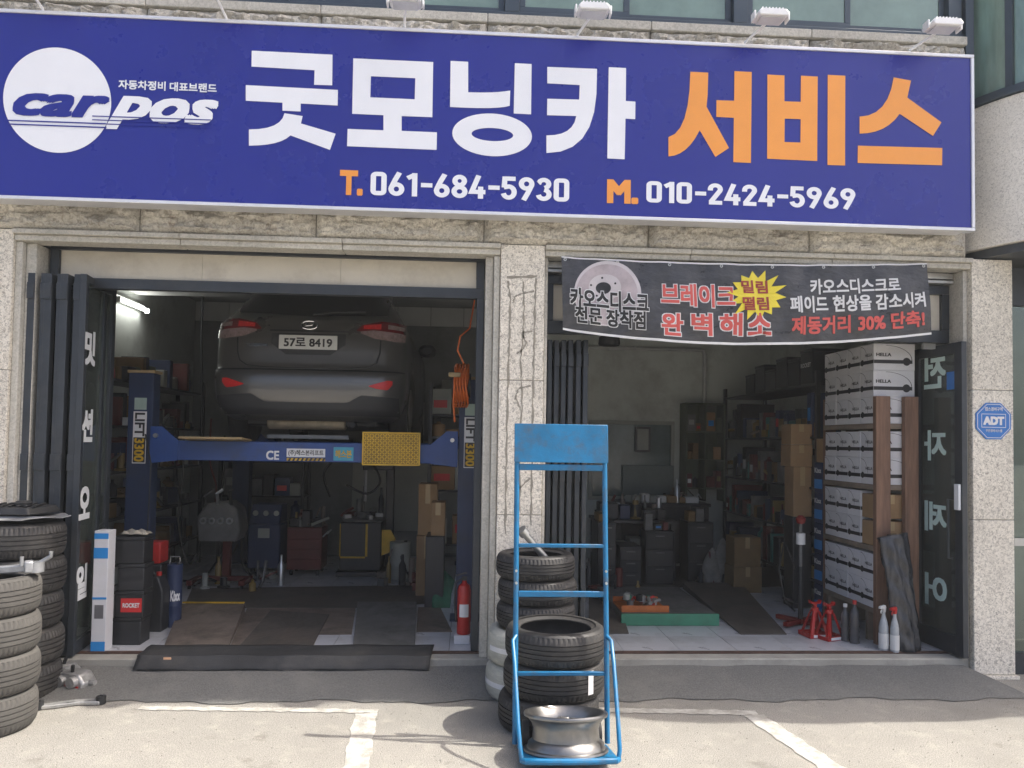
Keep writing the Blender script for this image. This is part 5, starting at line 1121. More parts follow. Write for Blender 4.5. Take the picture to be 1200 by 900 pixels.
for z, h in ((.6, .5), (1.2, .5), (1.8, .2), (2.05, .35)): junk(-.40, .21, 2.96, 3.3, z, h, 'carton box on the rack behind the right lift post', 'boxes behind the right lift post', 'x', pal=['carton', 'carton', 'carton_white', 'pale_panel'], wmin=.14, wmax=.3)
fe = onZ(543, 756, FZ)
wb = solo('white_box', MB().box(fe.x-.075, fe.x+.05, fe.y+.01, fe.y+.14, FZ+.001, FZ+.07), 'carton_white', 'small white box on the floor under the fire extinguisher', 'box', bev=.004)
ex_ = .86
ex = thing('fire_extinguisher', 'red fire extinguisher standing on a small white box beside the pilaster', 'fire extinguisher', (fe.x, fe.y+.075, FZ+.071)); ec = (fe.x+.0, fe.y+.075, FZ+.071)
obj('cylinder', MB().lathe([(0, .001), (.052, .001), (.055, .01), (.055, .34), (.045, .38), (.02, .40), (.018, .42), (0, .42)], 24, ec), 'red_paint', ex); obj('valve', MB().box(ec[0]-.02, ec[0]+.02, ec[1]-.012, ec[1]+.012, ec[2]+.4205, ec[2]+.45), 'black_plastic', ex); obj('lever', MB().obox((ec[0]-.03, ec[1], ec[2]+.468), (.1, .016, .012), 0, -.25), 'black_plastic', ex)
obj('hose', MB().tube([(ec[0]-.02, ec[1]-.01, ec[2]+.435), (ec[0]-.07, ec[1]-.02, ec[2]+.41), (ec[0]-.075, ec[1]-.02, ec[2]+.25), (ec[0]-.06, ec[1]-.03, ec[2]+.1)], .009, 8), 'black_plastic', ex); obj('label', MB().grid(8, 1, lambda s, t: (ec[0]+.0558*math.sin(-.7+1.4*s), ec[1]-.0558*math.cos(-.7+1.4*s), ec[2]+.14+.1*t)), 'print_white', ex, fix=False)
gbx = onZ(520, 712, FZ)
def blob(u, v): return (gbx.x+.17*math.cos(u*2*PI)*(1-v**2.2)*(1+.18*math.sin(u*19+v*3)), gbx.y+.1+.15*math.sin(u*2*PI)*(1-v**2.2)*(1+.15*math.sin(u*23)), FZ+.003+.34*v**1.1)
solo('green_bag', MB().grid(40, 12, blob), 'green_cloth', 'crumpled green cloth bag on the floor by the black cabinet', 'bag', fix=False)
def blob2(u, v): return (gbx.x+.17+.10*math.cos(u*2*PI)*(1-v**2.5)*(1+.15*math.sin(u*17+v*5)), gbx.y-.03+.06*math.sin(u*2*PI)*(1-v**2.5), FZ+.003+.50*v)
solo('plastic_bag', MB().grid(40, 12, blob2), mat('bag_grey', (.33, .34, .36), .4, var=.5, vs=14, bump=.8, bs=24), 'tall grey plastic bag behind the fire extinguisher', 'bag', fix=False)
# orange air hose on a reel hanging by the right post
hr = onY(541, 452, .95)
hs = thing('hose_reel', 'orange coiled air hose hanging above the right lift post', 'hose reel', (hr.x, hr.y, hr.z-.2))
for k in range(5):
    for q in range(3): obj('coil', MB().tube([(hr.x-.05+k*.024+.012*math.sin(a*3+q), hr.y+(.13+q*.016)*math.cos(a), hr.z+(.15+q*.018)*math.sin(a)) for a in [2*PI*i/28 for i in range(28)]], .0075, 6, closed=True), 'hose_orange', hs)
obj('hook', MB().lathe([(.06, -.08), (.11, -.08), (.11, .08), (.06, .08)], 20, tuple(hr), 'X', closed=True), 'black_plastic', hs)
obj('lead', MB().tube([(hr.x+.02, hr.y-.02, hr.z+.18), (hr.x-.04, hr.y-.05, hr.z+.3), (hr.x-.02, hr.y-.05, hr.z+.42), (hr.x+.06, hr.y, hr.z+.5), (hr.x+.1, hr.y+.1, 3.0), (hr.x+.1, hr.y+.1, 3.62)], .008, 6), 'hose_orange', hs)
obj('tail', MB().tube([(hr.x-.06, hr.y-.14, hr.z), (hr.x-.065, hr.y-.15, hr.z-.18), (hr.x-.05, hr.y-.15, hr.z-.32)], .009, 6), 'hose_orange', hs); obj('coupling', MB().box(hr.x-.11, hr.x-.01, hr.y-.17, hr.y-.14, hr.z+.06, hr.z+.10), 'wood_pad', hs, bev=.006)
# cables and a hook hanging at the left, red bag on the rack
for u, v0, v1, Y, l in ((236, 400, 545, 3.4, 'thin black cable hanging from the ceiling behind the car'),):
    a = onY(u, v0, Y); b = onY(u-2, v1, Y); solo('hanging_cable', MB().tube([(a.x, Y, 3.62), tuple(a), tuple(a.lerp(b, .5)+Vector((.02, 0, 0))), tuple(b)], .012, 6), 'scrap_black', l, 'cable')
solo('red_sack', MB().grid(24, 8, lambda u, v: (-3.54+.15*math.cos(u*2*PI)*(1-v**3), 1.85+.22*math.sin(u*2*PI)*(1-v**3), 2.302+.26*v*(1+.1*math.sin(u*19)))), 'red_paint', 'red cloth sack on the top shelf of the left wall rack', 'sack', fix=False)

# ------------------------------------------------------------------ right bay: white cartons on a wooden rack
BX0, BW_, BD, BH, BYf = 3.372, .352, .214, .221, .47
bxm = {}
def box_parts():
    b = mesh_of('body', MB().box(0, BW_, .0015, BD-.0015, .0005, BH-.0005)); b.materials.append(MATS['carton_white'])
    s = MB(); s.add([(-.0012, .002, .056), (-.0012, BD-.002, .056), (-.0012, BD-.002, .086), (-.0012, .002, .086)], [(0, 1, 2, 3)])
    s.add([(.001, .0003, .056), (BW_-.02, .0003, .056), (BW_-.02, .0003, .086), (.001, .0003, .086)], [(0, 1, 2, 3)])
    n = 14
    for k in range(n):
        a = [PI/2*k/n, PI/2*(k+1)/n]; f = lambda t, r: (-.0014, BD*.98-r*math.cos(t)*.55, .09+r*math.sin(t)*.62)
        s.add([f(a[0], .19), f(a[1], .19), f(a[1], .196), f(a[0], .196)], [(0, 1, 2, 3)])
        g = lambda t, r: (BW_*.30+r*math.cos(t)*1.15, .0002, .088+r*math.sin(t)*.62)
        s.add([g(a[0], .19), g(a[1], .19), g(a[1], .195), g(a[0], .195)], [(0, 1, 2, 3)])
    for k in range(16):
        a, c = 2*PI*k/16, 2*PI*(k+1)/16
        s.add([(-.0016, BD-.03, .073), (-.0016, BD-.03+.027*math.cos(a), .073+.027*math.sin(a)), (-.0016, BD-.03+.027*math.cos(c), .073+.027*math.sin(c))], [(0, 1, 2)])
        s.add([(BW_-.07, -.0004, .073), (BW_-.07+.034*math.cos(a), -.0004, .073+.034*math.sin(a)), (BW_-.07+.034*math.cos(c), -.0004, .073+.034*math.sin(c))], [(0, 1, 2)])
    sp = mesh_of('printed_band', s, smooth=False, fix=False); sp.materials.append(MATS['ink'])
    L = MB(); vs, fs = text_geo('HELLA', .03)
    L.add([(-.0018-v[2], BD*.62-(BD*.50)*v[0]*1. if False else BD-.02-(BD*.52)*v[0]-.06, .118+.026*v[1]) for v in vs], fs)
    L.add([(.02+.13*v[0], -.0006-v[2], .115+.028*v[1]) for v in vs], fs)
    lp = mesh_of('lettering', L, smooth=False, fix=False); lp.materials.append(MATS['ink'])
    return b, sp, lp
pb_, ps_, pl_ = box_parts()
zr_ = [onY(1026, v, BYf).z for v in (496, 568, 640, 713)]
NR = (3, 2, 2, 2)
wr = thing('timber_rack', 'rough timber rack of posts and planks carrying the white cartons', 'rack', (BX0+.17, BYf+.4, FZ))
for u0, u1 in ((1027, 1044), (1061, 1077)):
    a, b = onY(u0, 600, BYf-.06).x, onY(u1, 600, BYf-.06).x; obj('post', MB().box(a, b, BYf-.06, BYf-.006, FZ+.001, onY(1030, 464, BYf-.06).z), 'raw_wood', wr, bev=.004)
for x in (BX0+.02, BX0+.24): obj('post', MB().box(x, x+.1, BYf+.90, BYf+.95, FZ+.001, 2.2), 'raw_wood', wr)
for i, z in enumerate(zr_): obj('plank', MB().box(BX0-.004, BX0+BW_+.01, BYf-.004, BYf+.895, z-.045, z-.001), 'plank', wr, bev=.003)
obj('plank', MB().box(BX0+.0, BX0+BW_, BYf+.1, BYf+.14, FZ+.001, zr_[3]-.046), 'plank', wr); obj('plank', MB().box(BX0+.0, BX0+BW_, BYf+.8, BYf+.84, FZ+.001, zr_[3]-.046), 'plank', wr)
lev = ('top', 'second', 'third', 'lowest')
for g, z in enumerate(zr_):
    for r in range(NR[g]):
        for c in range(4):
            if g == 2 and c == 0:
                carton(BX0+.006, BX0+.30, BYf+.006, BYf+BD-.008, z+r*.222, z+r*.222+.20, 'brown carton at the open end of the white cartons, '+('lower' if r == 0 else 'upper')+' one', 'brown cartons among the white ones'); continue
            t = thing('parts_carton', 'white parts carton with a black band on the %s level of the timber rack' % lev[g], 'box', (BX0+random.uniform(-.004, .004), BYf+c*.2175+random.uniform(0, .002), z+r*.222), 0, 'white cartons on the timber rack')
            for n_, me in (('body', pb_), ('printed_band', ps_), ('lettering', pl_)):
                o = bpy.data.objects.new(n_, me); COL.objects.link(o); o.parent = t
                if n_ != 'body': o['kind'] = 'stuff'
# things in front of the timber rack
def spray(u, v, vt, lab, m, head, rr=.036):
    p = onZ(u, v, FZ); h = onY(u, vt, p.y).z-FZ; t = thing('spray_bottle', lab, 'bottle', (p.x, p.y+.03, FZ), .4); ORG[t.name] = None
    obj('body', MB().lathe([(0, .001), (rr, .001), (rr+.001, .01), (rr, h*.52), (rr*.82, h*.62), (rr*.42, h*.76), (.013, h*.80), (.013, h*.84), (0, h*.84)], 24), m, t)
    obj('fill_band', MB().lathe([(rr+.0025, h*.05), (rr+.0025, h*.38)], 24), 'white_plastic', t, fix=False)
    obj('trigger_head', MB().prism([(-.012, h*.84), (.014, h*.84), (.02, h*.95), (.012, h), (-.045, h*.98), (-.05, h*.93), (-.012, h*.92)], lambda q: (q[0], -.011, q[1]), lambda q: (q[0], .011, q[1])), head, t, bev=.003); obj('trigger', MB().tube([(-.02, 0, h*.92), (-.032, 0, h*.86), (-.028, 0, h*.82)], .005, 6), head, t)
spray(1038, 763, 710, 'white spray bottle with a white trigger on the floor by the plastic roll', 'bottle_clear', 'white_plastic'); spray(1051, 765, 712, 'clear spray bottle with a red trigger against the plastic roll', 'bottle_clear', 'red_paint', .032)
for u, v, vt, l, cap in ((993, 752, 708, 'dark ribbed bottle with a white cap beside the red jack stands', 'white_plastic'), (1004, 755, 704, 'dark ribbed spray bottle beside the timber post', 'red_paint')):
    p = onZ(u, v, FZ); h = onY(u, vt, p.y).z-FZ; t = thing('bottle', l, 'bottle', (p.x, p.y+.035, FZ)); ORG[t.name] = None
    pr2 = [(0, .001), (.036, .001)]+[(.038-.0035*(k % 2), .01+k*(h*.62/10)) for k in range(11)]+[(.03, h*.74), (.014, h*.83), (.014, h*.9)]
    obj('body', MB().lathe(pr2, 22), 'bottle_dark', t); obj('cap', MB().lathe([(0, h*.901), (.017, h*.901), (.017, h*.99), (0, h)], 14), cap, t)
fr0 = onZ(1068, 764, FZ)
pts = [(1060, 764), (1079, 762), (1074, 690), (1062, 626), (1032, 628), (1040, 670), (1050, 720)]
ro2 = MB(); NU, NV = 18, 26
def film(s, t):
    b0 = onY(1050, 764, fr0.y).lerp(onY(1080, 762, fr0.y), s); t0 = onY(1031, 629, fr0.y+.09).lerp(onY(1064, 624, fr0.y+.09), s); p = b0.lerp(t0, t)
    return (p.x+.003*math.sin(t*13+s*5), p.y-.035*math.sin(PI*s)**.7*(1-.3*t)+.006*math.sin(t*31+s*9)+.005*math.sin(s*17+t*6), max(p.z, FZ+.004))
ro2.grid(NU, NV, film); fo = solo('film_roll', ro2, 'film_dark', 'dark sheet wrapped in clear crinkled film leaning on the timber posts', 'plastic roll', fix=False); fo.modifiers.new('t', 'SOLIDIFY').thickness = .07
for i, (u, l) in enumerate(((960, 'red jack stand beside the dark tools, farther from the bottles'), (977, 'red jack stand next to the dark ribbed bottles'))):
    p = onZ(u, 748+i*3, FZ); t = thing('jack_stand', l, 'jack stand', (p.x, p.y+.08, FZ), .15+.2*i, 'red jack stands'); ORG[t.name] = None
    H = .26
    for a, b in ((-1, -1), (1, -1), (1, 1), (-1, 1)): obj('leg', MB().add([(a*.095, b*.08, .003), (a*.06, b*.08, .003), (a*.095, b*.05, .003), (a*.03, b*.026, H*.82), (a*.008, b*.026, H*.82), (a*.03, b*.01, H*.82)], [(0, 1, 2), (3, 4, 5), (0, 1, 4, 3), (1, 2, 5, 4), (2, 0, 3, 5)]), 'red_paint', t)
    for b in (-1, 1):
        obj('foot_rail', MB().box(-.10, .10, b*.085-.006, b*.085+.006, .002, .035), 'red_paint', t); obj('label', MB().box(-.07, .07, b*.0925-.001 if b > 0 else b*.0925, b*.0925+.001, .008, .03), 'print_white', t)
    for a in (-1, 1): obj('foot_rail', MB().box(a*.097-.006, a*.097+.006, -.078, .078, .002, .03), 'red_paint', t)
    obj('collar', MB().lathe([(.018, H*.80), (.034, H*.80), (.032, H*.92), (.018, H*.92)], 14, closed=True), 'red_paint', t); obj('ratchet_post', MB().box(-.012, .012, -.012, .012, H*.5, H*1.05), 'red_paint', t); obj('saddle', MB().prism([(-.045, H*1.05), (.045, H*1.05), (.05, H*1.16), (.03, H*1.09), (-.03, H*1.09), (-.05, H*1.16)], lambda q: (q[0], -.02, q[1]), lambda q: (q[0], .02, q[1])), 'red_paint', t)
# tall jack
jp = onZ(945, 736, FZ); jt = thing('transmission_jack', 'tall red transmission jack standing on the floor before the loaded rack', 'jack', (jp.x, jp.y+.12, FZ)); jc = (jp.x, jp.y+.12)
for k in range(4):
    a = k*PI/2+.6; obj('leg', MB().obox((jc[0]+.12*math.cos(a), jc[1]+.12*math.sin(a), FZ+.035), (.24, .05, .04), 0, 0, a), 'jack_red', jt, bev=.006)
zj = onY(945, 604, jc[1]).z
obj('pump', MB().tube([(jc[0], jc[1], FZ+.055), (jc[0], jc[1], FZ+.52)], .022, 16), 'scrap_black', jt); obj('ram', MB().tube([(jc[0], jc[1], FZ+.521), (jc[0], jc[1], zj-.08)], .015, 12), 'steel_grey', jt); obj('saddle', MB().lathe([(.015, zj-.079), (.035, zj-.07), (.045, zj-.03), (.02, zj), (0, zj)], 18, (jc[0], jc[1], 0)), 'jack_red', jt)
obj('pedal', MB().tube([(jc[0]-.04, jc[1]-.03, FZ+.2), (jc[0]-.2, jc[1]-.1, FZ+.26)], .012, 6), 'black_plastic', jt); obj('hose', MB().tube([(jc[0]-.05, jc[1], FZ+.5), (jc[0]-.16, jc[1]-.02, FZ+.75), (jc[0]-.2, jc[1], FZ+.5), (jc[0]-.14, jc[1], FZ+.2), (jc[0]-.05, jc[1], FZ+.12)], .009, 6), 'scrap_black', jt); obj('collar', MB().lathe([(.023, 0), (.04, 0), (.04, .1), (.023, .1)], 14, (jc[0], jc[1], FZ+.72), closed=True), 'white_plastic', jt)

# ------------------------------------------------------------------ right bay: rack along the right wall
RX0, RX1 = 3.42, 4.0
rack(RX0, RX1, 1.62, 4.35, (.45, .9, 1.35, 1.85, 2.38), 2.5, 'long black steel rack crammed with parts along the right wall')
for z, h in ((.45, .40), (.9, .38), (1.35, .42), (1.85, .46)):
    junk(RX0+.01, RX1-.1, 1.68, 4.28, z, h, 'parts box on the black rack along the right wall', 'parts on the right wall rack', 'y', wmin=.06, wmax=.17, pal=['black_plastic', 'black_plastic', 'dark_blue', 'steel_grey', 'carton_dark', 'black_plastic', 'teal_tin', 'dark_blue', 'dark_red', 'black_plastic', 'brass_tin', 'steel_grey'])
for k in range(6):
    y = 1.70+k*.31; t = thing('battery_box', 'black battery box with white letters on top of the black rack' if k == 0 else 'black battery box without letters on top of the black rack', 'box', (RX0+.18, y+.14, 2.381), 0, 'battery boxes on the rack'); hh = (.32, .26, .30, .2, .28, .2)[k]
    obj('body', MB().box(RX0+.002, RX0+.4, y, y+.29, 2.382, 2.381+hh), 'black_plastic', t, bev=.006); obj('lid', MB().box(RX0-.001, RX0+.403, y-.003, y+.293, 2.381+hh+.0005, 2.381+hh+.03), 'black_plastic', t, bev=.004)
    if k == 0: text('lettering', 'ROCKET', lambda a, b: (RX0-.002, y+.27-.23*a, 2.55+.045*b), 'print_white', t, .04)
# end of the rack towards the street: cartons and dark blue oil boxes
for k, (z, m) in enumerate(((.0, 'dark_blue'), (.29, 'dark_blue'), (.58, 'dark_blue'), (.87, 'dark_blue'), (1.16, 'dark_blue'))):
    t = thing('oil_box', 'dark blue oil box with white letters stacked behind the white cartons', 'box', (RX0+.06, 1.5, FZ+z), 0, 'dark blue oil boxes'); zz = FZ+z
    obj('body', MB().box(RX0-.03, RX0+.2, 1.43, 1.60, zz+.001, zz+.288), 'dark_blue', t, bev=.004); text('lettering', 'Kixx', lambda a, b: (RX0-.0325, 1.59-.14*a, zz+.19+.05*b), 'print_white', t, .04)
    obj('printed_band', MB().box(RX0-.0325, RX0-.0315, 1.435, 1.595, zz+.04, zz+.13), 'blue_print', t)
carton(RX0-.01, RX0+.22, 1.44, 1.60, FZ+1.45, FZ+1.68, 'small brown carton on the dark blue oil boxes')
qa, qb = onY(927, 520, 1.75).x, onY(953, 520, 1.75).x; zq = [onY(940, v, 1.75).z for v in (606, 547, 521, 497)]
solo('black_crate', MB().box(qa+.03, qb, 1.77, 2.0, FZ+.001, zq[0]-.001), 'black_plastic', 'tall black crate carrying brown cartons at the end of the black rack', 'crate', bev=.01)
carton(qa+.04, qb, 1.78, 2.0, zq[0], zq[1]-.001, 'lowest brown carton at the street end of the black rack'); carton(qa, qb, 1.76, 2.0, zq[1], zq[2]-.001, 'middle brown carton at the street end of the black rack'); carton(qa+.005, qb-.004, 1.765, 2.0, zq[2], zq[3], 'topmost brown carton at the street end of the black rack')
x0, x1 = onY(860, 650, 2.55).x, onY(893, 650, 2.55).x
carton(x0, x1, 2.55, 2.85, FZ, FZ+.28, 'lower brown carton of a pair near the desk', m='carton_dark'); carton(x0+.01, x1-.01, 2.56, 2.84, FZ+.281, FZ+.60, 'upper brown carton of a pair near the desk', m='carton_dark')
for i, u in enumerate((838, 850)):
    p = onY(u, 660, 3.0); solo('sack', MB().grid(28, 10, lambda a, v: (p.x+.13*math.cos(a*2*PI)*(1-v**3)*(1+.1*math.sin(a*13)), 3.1+.12*math.sin(a*2*PI)*(1-v**3), FZ+.003+(.42+.12*i)*v)), mat('sack_grey', (.22, .21, .19), .8, var=.3, vs=9, bump=.6, bs=20), ('short' if i == 0 else 'tall')+' grey sack slumped beside the pair of brown cartons', 'sack', fix=False)
# desk, cupboard, office window on the back wall
dk = thing('desk', 'dark work desk with papers against the back wall of the right bay', 'desk', (2.5, 4.2, FZ)); obj('top', MB().box(1.95, 3.1, 3.85, 4.55, FZ+.82, FZ+.86), 'frame_dark', dk, bev=.004)
for a in ((1.97, 2.02), (3.03, 3.08)): obj('side', MB().box(a[0], a[1], 3.88, 4.53, FZ+.001, FZ+.819), 'frame_dark', dk)
obj('front', MB().box(2.021, 3.029, 3.95, 3.98, FZ+.1, FZ+.819), 'frame_dark', dk)
junk(2.1, 3.0, 3.9, 4.2, FZ+.861, .14, 'paper box on the dark work desk', 'papers on the desk', 'x', pal=['white_plastic', 'pale_panel', 'black_plastic', 'carton'])
x0, x1 = onY(804, 500, 4.25).x, onY(850, 500, 4.25).x
cb = thing('cupboard', 'old green wooden cupboard with open shelves standing on the desk', 'cupboard', ((x0+x1)/2, 4.4, FZ+.861)); zc0, zc1 = FZ+1.02, onY(820, 472, 4.25).z
obj('back', MB().box(x0, x1, 4.53, 4.55, zc0, zc1), 'cabinet_green', cb)
for a in ((x0, x0+.02), (x1-.02, x1), ((x0+x1)/2-.01, (x0+x1)/2+.01)): obj('side', MB().box(a[0], a[1], 4.25, 4.529, zc0-.158, zc1), 'cabinet_green', cb)
for k in range(4): 
    z = zc0+(zc1-.02-zc0)*k/3
    for a, b in ((x0+.021, (x0+x1)/2-.011), ((x0+x1)/2+.011, x1-.021)): obj('shelf', MB().box(a, b, 4.25, 4.529, z, z+.018), 'cabinet_green', cb)
    if k < 3: junk(x0+.03, (x0+x1)/2-.02, 4.28, 4.5, z+.0185, .24, 'small parts box in the green cupboard', 'boxes in the cupboard', 'x', pal=['dark_red', 'steel_grey', 'carton_dark', 'black_plastic'], wmin=.06, wmax=.12); junk((x0+x1)/2+.02, x1-.03, 4.28, 4.5, z+.0185, .26, 'small parts box in the green cupboard', 'boxes in the cupboard', 'x', pal=['dark_red', 'carton', 'dark_red', 'cabinet_green'], wmin=.08, wmax=.14)
wa, wb2 = onY(716, 497, 4.59), onY(789, 582, 4.59)
ow = thing('office_window', 'pale office window in the back wall of the right bay', 'window', ((wa.x+wb2.x)/2, 4.58, wb2.z)); xa, xb, za, zb = wa.x-.3, wb2.x, wb2.z, wa.z
obj('frame', MB().box(xa, xb, 4.55, 4.598, zb, zb+.05).box(xa, xb, 4.55, 4.598, za-.05, za).box(xa, xa+.05, 4.551, 4.597, za+.001, zb-.001).box(xb-.05, xb, 4.551, 4.597, za+.001, zb-.001), 'pale_panel', ow, bev=.004)
obj('pane', MB().box(xa+.051, xb-.051, 4.572, 4.58, za+.001, zb-.001), mat('office_pane', (.15, .19, .185), .15, var=.3, vs=2.5), ow); obj('counter_panel', MB().box(xa+.45, xb-.02, 4.50, 4.549, za+.02, za+.42), mat('counter_panel', (.18, .21, .20), .6, var=.1), ow, bev=.004)
pf = onY(745, 500, 4.5); pf2 = onY(763, 530, 4.5); fp = thing('notice_frame', 'dark framed notice hung in the office window', 'frame', ((pf.x+pf2.x)/2, 4.51, pf2.z)); obj('frame', MB().box(pf.x, pf2.x, 4.53, 4.549, pf2.z, pf.z), 'frame_dark', fp, bev=.003); obj('sheet', MB().box(pf.x+.03, pf2.x-.03, 4.526, 4.529, pf2.z+.03, pf.z-.03), 'pale_panel', fp)
pv = thing('wall_pipe', 'white pipe running along and down the back wall of the right bay', 'pipe', (2.4, 4.55, 2.0)); P1, P2, P3 = onY(690, 407, 4.55), onY(826, 409, 4.55), onY(827, 478, 4.55)
obj('run', MB().tube([(.95, 4.55, P1.z), (P2.x-.06, 4.55, P1.z), (P2.x-.015, 4.55, P1.z-.015), (P2.x, 4.55, P1.z-.06), (P2.x, 4.55, P3.z)], .028, 10), 'pvc', pv)
for k in range(4): obj('clip', MB().box(1.2+k*.35, 1.23+k*.35, 4.515, 4.599, P1.z-.035, P1.z+.035), 'pvc', pv)
cu_ = onY(714, 401, 3.2); cl = thing('ceiling_lamp', 'dark unlit round lamp under the ceiling of the right bay', 'lamp', (cu_.x, 3.2, cu_.z)); obj('shade', MB().lathe([(.12, 0), (.13, .02), (.12, .10), (.05, .14), (0, .14)], 24, (cu_.x, 3.2, cu_.z-.04)), 'frame_dark', cl); obj('stem', MB().tube([(cu_.x, 3.2, cu_.z+.1), (cu_.x, 3.2, 3.62)], .012, 8), 'frame_dark', cl)
# low bench behind the hand truck, green platform, ramps, tool tray
dk2 = thing('parts_bench', 'dark bench with engine parts under the office window', 'bench', (1.75, 3.6, FZ)); bx_0, bx_1 = onY(700, 620, 3.3).x, onY(795, 620, 3.3).x
obj('top', MB().box(bx_0, bx_1, 3.3, 3.95, FZ+.66, FZ+.7), 'frame_dark', dk2, bev=.004)
for x in (bx_0+.02, bx_1-.08):
    for y in (3.32, 3.87): obj('leg', MB().box(x, x+.06, y, y+.06, FZ+.001, FZ+.659), 'frame_dark', dk2)
obj('shelf', MB().box(bx_0+.02, bx_1-.02, 3.39, 3.86, FZ+.25, FZ+.28), 'frame_dark', dk2)
for z, h in ((FZ+.281, .3), (FZ+.701, .3)): junk(bx_0+.05, bx_1-.05, 3.4, 3.8, z, h, 'engine part box on the dark bench', 'parts on the dark bench', 'x', pal=['black_plastic', 'steel_grey', 'pale_panel', 'dark_blue', 'black_plastic'])
g0, g1 = onZ(728, 733.5, FZ), onZ(842, 733, FZ); gz = onY(790, 719.5, g0.y).z
gp = thing('scissor_platform', 'low lift platform with a green front edge on the floor', 'platform', ((g0.x+g1.x)/2, g0.y+.5, FZ)); obj('front_edge', MB().box(g0.x, g1.x, g0.y, g0.y+.03, FZ+.001, gz), 'green_paint', gp, bev=.004); obj('deck', MB().box(g0.x+.01, g1.x-.01, g0.y+.0305, g0.y+1.3, FZ+.001, gz-.004), 'steel_grey', gp, bev=.004)
plate_px('steel_ramp', [(868, 744), (922, 744), (868, 690), (800, 690)], FZ, .008, 'oily_sheet', 'black steel ramp plate beside the green edged platform', 'ramp', [0, 0, .06, .06])
plate_px('steel_ramp', [(690, 743), (737, 743), (726, 715), (690, 715)], FZ, .008, 'oily_sheet', 'black steel ramp plate between the folding door and the platform', 'ramp', [0, 0, .05, .05])
ta, tb2 = onZ(718, 717, gz), onZ(786, 717, gz); ty = max(ta.y, g0.y+.06)
tx0, tx1 = onY(720, 715, ty).x, onY(784, 715, ty).x; tx0 = max(tx0, g0.x+.02)
tt = thing('tool_tray', 'shallow orange tray of tools lying on the lift platform', 'tray', ((tx0+tx1)/2, ty+.2, gz)); obj('pan', MB().box(tx0, tx1, ty, ty+.42, gz-.003, gz+.012), 'orange_tray', tt); 
for a in ((tx0, tx1, ty, ty+.015), (tx0, tx1, ty+.405, ty+.42)): obj('rim', MB().box(*a, gz+.0125, gz+.055), 'orange_tray', tt)
for k in range(26):
    x, y = random.uniform(tx0+.05, tx1-.05), random.uniform(ty+.06, ty+.36); m = random.choice(['steel_grey', 'galv', 'black_plastic', 'pale_panel', 'green_paint', 'red_paint']); L_ = random.uniform(.05, .16); a = random.uniform(0, PI); z = gz+.03+random.uniform(0, .05)
    if k % 3: b = MB().tube([(x-L_/2*math.cos(a), y-L_/2*math.sin(a), z), (x+L_/2*math.cos(a), y+L_/2*math.sin(a), z+random.uniform(-.005, .03))], random.uniform(.008, .02), 8)
    else: b = MB().lathe([(.012, 0), (.03, 0), (.032, .05), (.012, .06)], 12, (x, y, z-.015), closed=True)
    solo('hand_tool', b, m, 'loose metal tool in the shallow orange tray', 'tool', 'tools in the orange tray')

# dark floor sheet deep in the right bay, low cabinets and loose hoses
plate_px('oily_sheet', [(690, 712), (800, 688), (925, 688), (905, 664), (690, 664)], FZ, .004, 'oily_sheet', 'dark oily sheet on the floor deep in the right bay', 'floor sheet')
for k, (u0, u1, vt, Y, d, l) in enumerate(((700, 722, 612, 2.7, .4, 'tall black cabinet behind the orange tool tray'), (726, 752, 640, 2.9, .4, 'low black cabinet behind the orange tool tray'), (756, 790, 622, 3.0, .25, 'middle black cabinet in front of the dark bench'), (806, 836, 612, 3.2, .35, 'black cabinet in front of the work desk'))):
    t = thing('cabinet', l, 'cabinet', (onY((u0+u1)/2, 650, Y).x, Y+d/2, FZ)); x0, x1 = onY(u0, 650, Y).x, onY(u1, 650, Y).x; z1 = onY(u0, vt, Y).z
    obj('case', MB().box(x0, x1, Y, Y+d, FZ+.001, z1), 'black_plastic', t, bev=.008); n = 3
    for q in range(n):
        za_, zb_ = FZ+.03+(z1-FZ-.05)*q/n, FZ+.02+(z1-FZ-.05)*(q+1)/n; dr = obj('drawer', MB().box(x0+.015, x1-.015, Y-.014, Y-.001, za_, zb_), 'frame_dark' if (k+q) % 2 else 'black_plastic', t, bev=.004); obj('handle', MB().box((x0+x1)/2-.05, (x0+x1)/2+.05, Y-.026, Y-.0145, zb_-.035, zb_-.022), 'steel_grey', dr)
    junk(x0+.01, x1-.01, Y+.03, Y+d-.03, z1+.001, .2, 'greasy part box on the '+l.split(' behind')[0].split(' in front')[0], 'parts on the '+l.split(' behind')[0], 'x', pal=['steel_grey', 'black_plastic', 'carton_dark', 'pale_panel', 'dark_red'], wmin=.05, wmax=.12)
def hose(name, pts, r, m, label, cat='hose'):
    out = []; P = [Vector(p) for p in pts]
    for i in range(len(P)-1):
        a = P[max(i-1, 0)]; b = P[i]; c = P[i+1]; d = P[min(i+2, len(P)-1)]
        for k in range(6):
            t = k/6; out.append(.5*((2*b)+(c-a)*t+(2*a-5*b+4*c-d)*t*t+(3*b-a-3*c+d)*t**3))
    out.append(P[-1]); return solo(name, MB().tube(out, r, 8), m, label, cat)
hx = onY(420, 600, 3.7).x
hose('air_hose', [(hx-.35, 3.75, 1.05), (hx-.42, 3.7, 1.35), (hx-.2, 3.66, 1.55), (hx+.1, 3.7, 1.5), (hx+.25, 3.72, 1.25), (hx+.1, 3.68, 1.1), (hx-.15, 3.7, 1.2)], .014, 'scrap_black', 'looped black air hose over the tyre changer')
hx = onY(270, 640, 3.1).x
hose('air_hose', [(hx-.5, 3.0, FZ+.02), (hx-.3, 3.1, FZ+.02), (hx-.1, 3.0, FZ+.25), (hx+.1, 3.1, FZ+.5), (hx+.12, 3.15, FZ+.2), (hx+.3, 3.0, FZ+.02)], .012, 'scrap_black', 'black air hose on the floor beside the dark blue machine')
